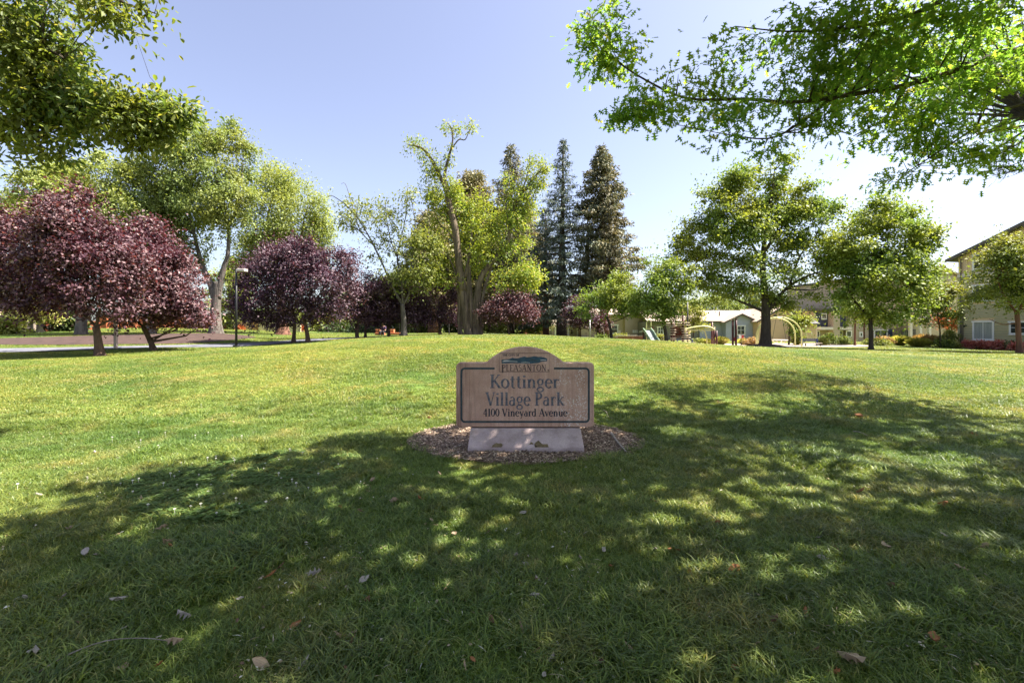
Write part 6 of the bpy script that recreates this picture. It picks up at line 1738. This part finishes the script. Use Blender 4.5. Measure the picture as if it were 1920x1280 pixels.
# ------------------------------------------------------------------ grass
def hide_coll(name, objs):
    c = bpy.data.collections.new(name)
    for o in objs: c.objects.link(o)
    return c
def tuft(name, nb, rad, h, w, lean, seed, mat, segs=2):
    rng = np.random.default_rng(seed)
    V, Fs = [], []
    for i in range(nb):
        a = rng.random()*6.28; r = rad*math.sqrt(rng.random())
        x, y = r*math.cos(a), r*math.sin(a)
        da = rng.random()*6.28; hh = h*(.5+.8*rng.random()); ll = lean*hh*(.25+1.2*rng.random())
        dx, dy = math.cos(da), math.sin(da); ww = w*(.65+.6*rng.random())
        fa = da+1.57+rng.normal()*.5; sx, sy = math.cos(fa)*ww/2, math.sin(fa)*ww/2
        b = len(V)
        for s in range(segs):
            t = s/segs; k = 1-.35*t
            cx, cy, cz = x+dx*ll*t**1.8, y+dy*ll*t**1.8, hh*(t-.18*t*t*lean)
            V += [(cx-sx*k,cy-sy*k,cz),(cx+sx*k,cy+sy*k,cz)]
        V.append((x+dx*ll, y+dy*ll, hh*(1-.3*lean)))
        for s in range(segs-1): Fs.append((b+2*s,b+2*s+1,b+2*s+3,b+2*s+2))
        e = b+2*(segs-1); Fs.append((e,e+1,b+2*segs))
    me = bpy.data.meshes.new(name); me.from_pydata(V, [], Fs); me.update(); me.materials.append(mat)
    return bpy.data.objects.new(name, me)

def scatter(name, P, rotz, scl, coll, label=None, tilt=None):
    me = bpy.data.meshes.new(name)
    n = len(P)
    me.vertices.add(n); me.vertices.foreach_set("co", np.asarray(P, np.float32).ravel())
    ra = me.attributes.new("rot", 'FLOAT_VECTOR', 'POINT'); v = np.zeros((n,3), np.float32); v[:,2] = rotz
    if tilt is not None: v[:,:2] = tilt
    ra.data.foreach_set("vector", v.ravel())
    sa = me.attributes.new("scl", 'FLOAT', 'POINT'); sa.data.foreach_set("value", np.asarray(scl, np.float32))
    me.update()
    o = bpy.data.objects.new(name, me); C.objects.link(o)
    ng = bpy.data.node_groups.new(name, 'GeometryNodeTree')
    ng.interface.new_socket("Geometry", in_out='INPUT', socket_type='NodeSocketGeometry')
    ng.interface.new_socket("Geometry", in_out='OUTPUT', socket_type='NodeSocketGeometry')
    N_ = ng.nodes; gi = N_.new("NodeGroupInput"); go = N_.new("NodeGroupOutput")
    ci = N_.new("GeometryNodeCollectionInfo"); ci.inputs['Collection'].default_value = coll
    ci.inputs['Separate Children'].default_value = True; ci.inputs['Reset Children'].default_value = True
    ip = N_.new("GeometryNodeInstanceOnPoints"); ip.inputs['Pick Instance'].default_value = True
    a = N_.new("GeometryNodeInputNamedAttribute"); a.data_type = 'FLOAT_VECTOR'; a.inputs['Name'].default_value = "rot"
    b = N_.new("GeometryNodeInputNamedAttribute"); b.data_type = 'FLOAT'; b.inputs['Name'].default_value = "scl"
    L_ = ng.links
    L_.new(gi.outputs[0], ip.inputs['Points']); L_.new(ci.outputs[0], ip.inputs['Instance'])
    L_.new(a.outputs['Attribute'], ip.inputs['Rotation']); L_.new(b.outputs['Attribute'], ip.inputs['Scale'])
    L_.new(ip.outputs[0], go.inputs[0])
    md = o.modifiers.new("scatter", 'NODES'); md.node_group = ng
    return tag(o, label, kind='stuff')

def vnoise(x, y, s, seed):
    """smooth value noise in 0..1"""
    rng = np.random.default_rng(seed); G = rng.random((64,64))
    u, v = x/s+100.3, y/s+100.7
    i, j = np.floor(u).astype(int), np.floor(v).astype(int); fu, fv = u-i, v-j
    fu, fv = fu*fu*(3-2*fu), fv*fv*(3-2*fv); i %= 64; j %= 64; i2, j2 = (i+1)%64, (j+1)%64
    return (G[i,j]*(1-fu)+G[i2,j]*fu)*(1-fv)+(G[i,j2]*(1-fu)+G[i2,j2]*fu)*fv

def lawn_points(y0, y1, dens, seed, margin=.8):
    rng = np.random.default_rng(seed)
    k = 960/F
    xm = k*y1+margin
    n = int((y1-y0)*2*xm*dens)
    x = rng.uniform(-xm, xm, n); y = rng.uniform(y0, y1, n)
    keep = np.abs(x) < k*y+margin
    j = 1+.05*np.sin(3*np.arctan2(y-ELL[1],x-ELL[0])+1)
    e = np.sqrt(((x-ELL[0])/ELL[2])**2+((y-ELL[1])/ELL[3])**2)/j
    edge = .97+.16*(vnoise(x,y,.10,9)-.5)+.14*(vnoise(x,y,.4,10)-.5)
    keep &= e > edge
    x, y = x[keep], y[keep]
    bad = in_poly(x, y, PATH) | in_poly(x, y, BARK) | in_poly(x, y, PLAY)
    x, y = x[~bad], y[~bad]
    return x, y, gz(x, y), rng
TF = [tuft("grass_tuft", 22, .055, .062, .0050, .9, 100+i, M['blade'], 3) for i in range(5)]
TM = [tuft("grass_tuft", 34, .12, .056, .0085, .9, 120+i, M['blade'], 2) for i in range(4)]
TB = [tuft("grass_tuft", 44, .26, .060, .020, .8, 140+i, M['blade'], 1) for i in range(4)]
cN, cM, cF = hide_coll("near_tufts", TF), hide_coll("mid_tufts", TM), hide_coll("far_tufts", TB)
x, y, z, rng = lawn_points(1.3, 7.2, 520, 201)
sc = (.62+.75*vnoise(x,y,.55,21)+.35*(vnoise(x,y,.13,22)-.4))*(.8+.4*rng.random(len(x)))
sc *= 1+.35*(vnoise(x,y,1.7,23) > .62)
scatter("grass", np.stack([x,y,z-.004],-1), rng.random(len(x))*6.28, sc, cN)
x, y, z, rng = lawn_points(7.2, 17, 170, 202)
sc = (.65+.6*vnoise(x,y,.8,24))*(.8+.4*rng.random(len(x)))
scatter("grass", np.stack([x,y,z-.004],-1), rng.random(len(x))*6.28, sc, cM)
x, y, z, rng = lawn_points(17, 44, 26, 203, 2)
sc = (.65+.5*vnoise(x,y,1.5,25))*(.8+.4*rng.random(len(x)))
scatter("grass", np.stack([x,y,z-.004],-1), rng.random(len(x))*6.28, sc, cF)
# coarser tufts standing proud
M['blade_tall'] = make_blade_mat("grass_blade_tall", .85, .93)
TT = [tuft("tall_tuft", 26, .05, .105, .0062, 1.15, 160+i, M['blade_tall'], 3) for i in range(4)]
cT = hide_coll("tall_tufts", TT)
x, y, z, rng = lawn_points(1.4, 9, 60, 204)
m = vnoise(x,y,.5,31)*.6+vnoise(x,y,1.6,32)*.5 > .68
x, y, z = x[m], y[m], z[m]
scatter("grass", np.stack([x,y,z-.004],-1), rng.random(len(x))*6.28, .65+.5*rng.random(len(x)), cT)

# clover patch with white flower heads
M['clover'] = leaf_mat("clover_leaf", [(0,(.07,.125,.03)),(.6,(.105,.17,.045)),(1,(.15,.21,.09))], .35, .7, .15)
M['clover_flower'] = surf("clover_flower", (.72,.70,.62), (.55,.52,.44), 60, .8, 0, 60, .2)
def clover(seed):
    rng = np.random.default_rng(seed); V, Fs = [], []
    for i in range(12):
        a = rng.random()*6.28; r = .07*math.sqrt(rng.random()); x0, y0, h = r*math.cos(a), r*math.sin(a), .035+.035*rng.random()
        a0 = rng.random()*6.28; s = .014+.007*rng.random()
        for k in range(3):
            t = a0+k*2.094; ct, st_ = math.cos(t), math.sin(t); b = len(V)
            for (u, v, w) in ((0,0,0),(.6,.55,.12),(1.25,.42,.05),(1.1,0,-.05),(1.25,-.42,.05),(.6,-.55,.12)):
                V.append((x0+s*(u*ct-v*st_), y0+s*(u*st_+v*ct), h+s*w))
            Fs += [(b,b+1,b+2,b+3),(b,b+3,b+4,b+5)]
    me = bpy.data.meshes.new("clover"); me.from_pydata(V,[],Fs); me.update(); me.materials.append(M['clover'])
    return bpy.data.objects.new("clover", me)
cC = hide_coll("clover_sprigs", [clover(300+i) for i in range(3)])
def px_ground(px, py):
    Yg_ = F*EYE/(py-HOR)
    for _ in range(12):
        x_ = (px-960)/F*Yg_; Yg_ = F*(EYE-gzf(x_,Yg_))/(py-HOR)
    return (px-960)/F*Yg_, Yg_
rng = np.random.default_rng(205)
cpoly = [px_ground(a,b) for a,b in ((225,905),(420,868),(560,850),(660,865),(640,905),(560,950),(430,985),(300,975),(220,945))]
cx = np.array([p[0] for p in cpoly]); cy = np.array([p[1] for p in cpoly])
n = 1900
x = rng.uniform(cx.min()-.3,cx.max()+.3,n); y = rng.uniform(cy.min()-.3,cy.max()+.3,n)
k = in_poly(x+.25*(vnoise(x,y,.3,41)-.5), y+.25*(vnoise(x,y,.3,42)-.5), cpoly) & (vnoise(x,y,.35,43) > .22)
x, y = x[k], y[k]
scatter("clover", np.stack([x,y,gz(x,y)-.006],-1), rng.random(len(x))*6.28, .8+.4*rng.random(len(x)), cC)
fl = MB()
fl.tube([(0,0,0),(0,0,.07)], .0015, 4)
for i in range(26):
    a, b = rng.random()*6.28, rng.random()*1.4
    d = Vector((math.cos(a)*math.sin(b),math.sin(a)*math.sin(b),math.cos(b)))
    fl.tube([Vector((0,0,.07))+d*.003, Vector((0,0,.07))+d*.011], [.0028,.0012], 4)
me = bpy.data.meshes.new("clover_flower"); me.from_pydata(fl.v,[],fl.f); me.update(); me.materials.append(M['clover_flower'])
cW = hide_coll("flower_heads", [bpy.data.objects.new("clover_flower", me)])
n = 900
x = rng.uniform(-6.5,-.2,n); y = rng.uniform(3.6,8.5,n)
pk_ = in_poly(x,y,cpoly)
k = (pk_ & (rng.random(n) < .55)) | (~pk_ & (rng.random(n) < .10) & (vnoise(x,y,1.2,45) > .5))
x, y = x[k], y[k]
scatter("clover_flowers", np.stack([x,y,gz(x,y)],-1), rng.random(len(x))*6.28, .8+.5*rng.random(len(x)), cW)

# wood chips in the bed
M['chip'] = leaf_mat("wood_chip", [(0,(.075,.052,.042)),(.4,(.20,.14,.105)),(.75,(.34,.245,.18)),(1,(.50,.40,.30))], 0.0, .9, .1)
rng = np.random.default_rng(206)
n = 26000
a = rng.random(n)*6.28; r = np.sqrt(rng.random(n))*1.03
x, y = ELL[0]+ELL[2]*r*np.cos(a), ELL[1]+ELL[3]*r*np.sin(a)
k = ~((np.abs(x-SX) < .70) & (y > YS-.18) & (y < YS+.3))
x, y = x[k], y[k]; n = len(x)
P = np.stack([x,y,gz(x,y)+.012+.012*rng.random(n)+.018*vnoise(x,y,.25,51)],-1)
th = rng.random(n)*6.28
T = np.stack([np.cos(th),np.sin(th),rng.normal(size=n)*.35],-1); Nn = np.stack([rng.normal(size=n)*.45,rng.normal(size=n)*.45,np.ones(n)],-1)
T_CHIP = (np.array([(-.5,-.5,0),(.5,-.4,0),(.5,.5,0),(-.5,.4,0),(-.45,-.45,.12),(.45,-.35,.12),(.45,.45,.12),(-.45,.35,.12)],float), [(4,5,6,7),(0,1,5,4),(1,2,6,5),(2,3,7,6),(3,0,4,7)])
l = .019*(.35+2.2*rng.random(n)**2.4); V, Fs = leaf_verts(P, T, Nn, l, l*(.22+.4*rng.random(n)), T_CHIP)
o = tag(link("wood_chips", mk_mesh("wood_chips", V, Fs, M['chip'])), kind='stuff')

# fine litter: straw and leaf bits caught in the turf
M['litter'] = leaf_mat("leaf_litter", [(0,(.16,.10,.06)),(.4,(.34,.26,.17)),(.75,(.50,.43,.34)),(1,(.66,.62,.56))], .1, .8, .15)
rng = np.random.default_rng(208)
n = 9000
y = 1.9+9.5*rng.random(n)**1.3; x = rng.uniform(-1,1,n)*(y*1.125+.6)
k = (vnoise(x,y,.45,61)*.6+vnoise(x,y,1.4,62)*.5 > .60) & ((((x-ELL[0])/ELL[2])**2+((y-ELL[1])/ELL[3])**2) > 1.05)
x, y = x[k], y[k]; n = len(x)
th = rng.random(n)*6.28
l = np.where(rng.random(n) < .55, .05*(.4+rng.random(n)), .018*(.5+rng.random(n)))
w = np.where(l > .03, .0035, l*.55)
V, Fs = leaf_verts(np.stack([x,y,gz(x,y)+.022+.025*rng.random(n)],-1), np.stack([np.cos(th),np.sin(th),rng.normal(size=n)*.25],-1), np.stack([rng.normal(size=n)*.4,rng.normal(size=n)*.4,np.ones(n)],-1), l, w, T_DIA)
tag(link("leaf_litter", mk_mesh("leaf_litter", V, Fs, M['litter'])), kind='stuff')

# stick, twig and fallen leaves
M['stick'] = surf("stick_wood", (.36,.31,.26), (.20,.165,.135), 20, .9, .4, 60, .1, stretch=(1,1,1))
def stick(name, label, pts, r, mat):
    P = []
    for px, py, h in pts:
        x_, y_ = px_ground(px, py); P.append((x_, y_, gzf(x_,y_)+h))
    o = MB().tube(smooth_line(P,3), [r*(1-.5*i/(3*(len(P)-1))) for i in range(3*(len(P)-1)+1)], 7).build(name, mat, smooth=True)
    return tag(o, label, 'stick')
stick("stick", "broken grey stick lying across the mulch bed beside the plinth", [(1146,818,.05),(1158,836,.055),(1174,854,.05)], .019, M['stick'])
stick("twig", "long thin curved twig lying in the near grass", [(70,1282,.05),(130,1250,.06),(200,1228,.07),(270,1219,.06),(312,1220,.05)], .0035, M['stick'])
stick("twig", "pale bent twig in the grass just off the bed's far end", [(1131,775,.06),(1137,780,.07),(1141,788,.06),(1150,790,.05)], .005, M['stick'])
stick("twig", "grey twig lying in dappled shade on the sunny side of the sign", [(1600,815,.05),(1612,819,.07),(1627,823,.05)], .008, M['stick'])

def dry_mat(name, a, b):
    return leaf_mat(name, [(0,a),(1,b)], .18, .65, .2, (1.2,1.0,.8))
DRY = [dry_mat("dry_leaf_tan",(.36,.255,.165),(.46,.34,.23)), dry_mat("dry_leaf_rust",(.30,.125,.05),(.38,.165,.07)), dry_mat("dry_leaf_grey",(.30,.26,.22),(.40,.35,.31)), dry_mat("dry_leaf_brown",(.15,.085,.05),(.21,.125,.075))]
_lp = [(.06,.10),(.18,.25),(.34,.36),(.50,.40),(.66,.34),(.82,.20),(.93,.08)]
T_LONG = (np.array([(0,0,0)]+[(a,b_,0) for a,b_ in _lp]+[(1,0,0)]+[(a,-b_,0) for a,b_ in _lp[::-1]],float), [tuple(range(8,-1,-1)), tuple([0]+list(range(15,7,-1)))])
def dry_leaf(oak, curl, seed, mat):
    rng = np.random.default_rng(seed)
    tv, tf = (T_OAK if oak else T_LONG)
    V = tv.copy(); V[:,1] *= .8
    if oak:
        tf = [tuple(f) for f in tf]
    u = V[:,0]-.5
    V[:,2] = curl*(1.9*u*u*.6 + 2.2*V[:,1]**2) + .06*rng.normal(size=len(V))*curl
    V[:,0] -= .5
    V[:,1] *= .8 if oak else .75
    me = bpy.data.meshes.new("fallen_leaf"); me.from_pydata([tuple(v) for v in V],[],tf); me.update(); me.materials.append(mat)
    return me
KIND = [("tan",0),("rust",1),("grey",2),("brown",3)]
DL = {(ki,ok_): [dry_leaf(ok_, c_, 400+ki*10+int(ok_)*5+j, DRY[ki]) for j, c_ in enumerate((.4,.75,1.1))] for _, ki in KIND for ok_ in (True, False)}
GLV = "fallen leaves on the lawn"
LAB = {(0,True):"dry tan lobed oak leaf fallen on the lawn",(1,True):"rust-orange curled oak leaf fallen on the lawn",(2,True):"pale grey lobed oak leaf fallen on the lawn",(3,True):"dark brown curled oak leaf fallen on the lawn",
       (0,False):"small tan oval leaf fallen on the lawn",(1,False):"small rust-orange oval leaf fallen on the lawn",(2,False):"small whitish oval leaf fallen on the lawn",(3,False):"small dark brown oval leaf fallen on the lawn"}
rnd = random.Random(77)
def put_leaf(px, py, size, ki, ok_, label=None, up=.032):
    x_, y_ = px_ground(px, py)
    o = bpy.data.objects.new("fallen_leaf", rnd.choice(DL[(ki,ok_)])); C.objects.link(o)
    o.location = (x_, y_, gzf(x_,y_)+up); o.scale = (size*.88,)*3
    o.rotation_euler = (rnd.uniform(-.8,.8), rnd.uniform(-.8,.8), rnd.uniform(0,6.28))
    if not label:
        side = 'left' if px < 640 else ('right' if px > 1280 else 'middle')
        where = ('near the bottom edge, %s third' % side) if py > 1120 else (('in the shaded lawn before the sign, %s third' % side) if py > 955 else {'left':'in the grass and clover left of the sign','middle':'close to the mulch bed','right':'in the dappled sun right of the sign'}[side])
        label = LAB[(ki,ok_)].replace(' fallen on the lawn', '') + ' ' + where
    tag(o, label, "leaf", GLV)
for q in [(1600,1256,.15,0,True,"largest tan oak leaf, lying at the bottom edge of the lawn"),(1183,1231,.12,0,True,"curled tan oak leaf between two grass clumps near the bottom edge"),(590,1082,.12,2,True,"big pale curled leaf standing out in the shade left of the sign"),
          (1424,1226,.10,0,False,"slender upright tan leaf near the bottom edge"),(1145,1070,.09,1,True,None),(440,1078,.10,1,True,None),(508,1088,.09,1,True,None),(525,1072,.09,3,True,None),(432,1013,.08,1,True,None),(305,1000,.10,0,True,None),
          (312,1030,.14,0,True,None),(220,1141,.10,2,False,None),(320,1221,.10,0,True,None),(118,1131,.06,2,False,None),(552,1184,.09,1,False,None),(790,945,.13,1,True,None),(738,948,.11,0,True,None),(980,968,.08,2,False,None),(1130,1040,.08,2,False,None),
          (1275,1040,.08,1,True,None),(1295,1085,.08,1,True,None),(1350,990,.09,1,True,None),(1425,1000,.07,2,False,None),(1540,1055,.09,2,False,None),(1530,1017,.08,2,False,None),(1600,1083,.09,3,True,None),(1800,1073,.12,0,True,None),(1770,955,.11,1,True,None),(1615,927,.11,1,True,None),
          (1830,822,.20,1,True,None),(1590,1195,.06,2,False,None),(1850,1035,.09,0,True,None),(476,1016,.08,2,False,None),(505,1010,.07,1,True,None),(565,995,.10,2,False,None),(60,1245,.12,2,False,None),(235,1262,.08,0,False,None),(490,1255,.10,0,False,None),(570,1262,.10,2,True,None),(130,1000,.09,0,True,None),(165,905,.09,2,False,None),
          (70,935,.07,2,False,None),(1310,1150,.08,3,True,None),(1530,1230,.07,3,True,None),(1610,785,.14,1,True,None),(1480,920,.09,3,True,None),(1070,900,.08,0,True,None),(1005,1098,.07,2,False,None),(850,1010,.07,0,False,None),(690,1140,.08,3,True,None),(660,1200,.07,0,False,None),(920,1170,.07,3,False,None),(1420,1120,.07,3,False,None),(640,960,.08,1,True,None),(700,905,.08,0,True,None),(1230,1040,.06,2,False,None),(1345,1015,.06,0,False,None)]:
    put_leaf(*q)
for i in range(105):
    py = rnd.uniform(880, 1278) if i < 70 else rnd.uniform(740, 900); px = rnd.uniform(10, 1910)
    x_, y_ = px_ground(px, py)
    if ((x_-ELL[0])/ELL[2])**2+((y_-ELL[1])/ELL[3])**2 < 1.1: continue
    ok_ = rnd.random() < .45
    put_leaf(px, py, rnd.uniform(.045,.085)*(1.25 if ok_ else .8), rnd.choice((0,1,2,2,3,3)), ok_)
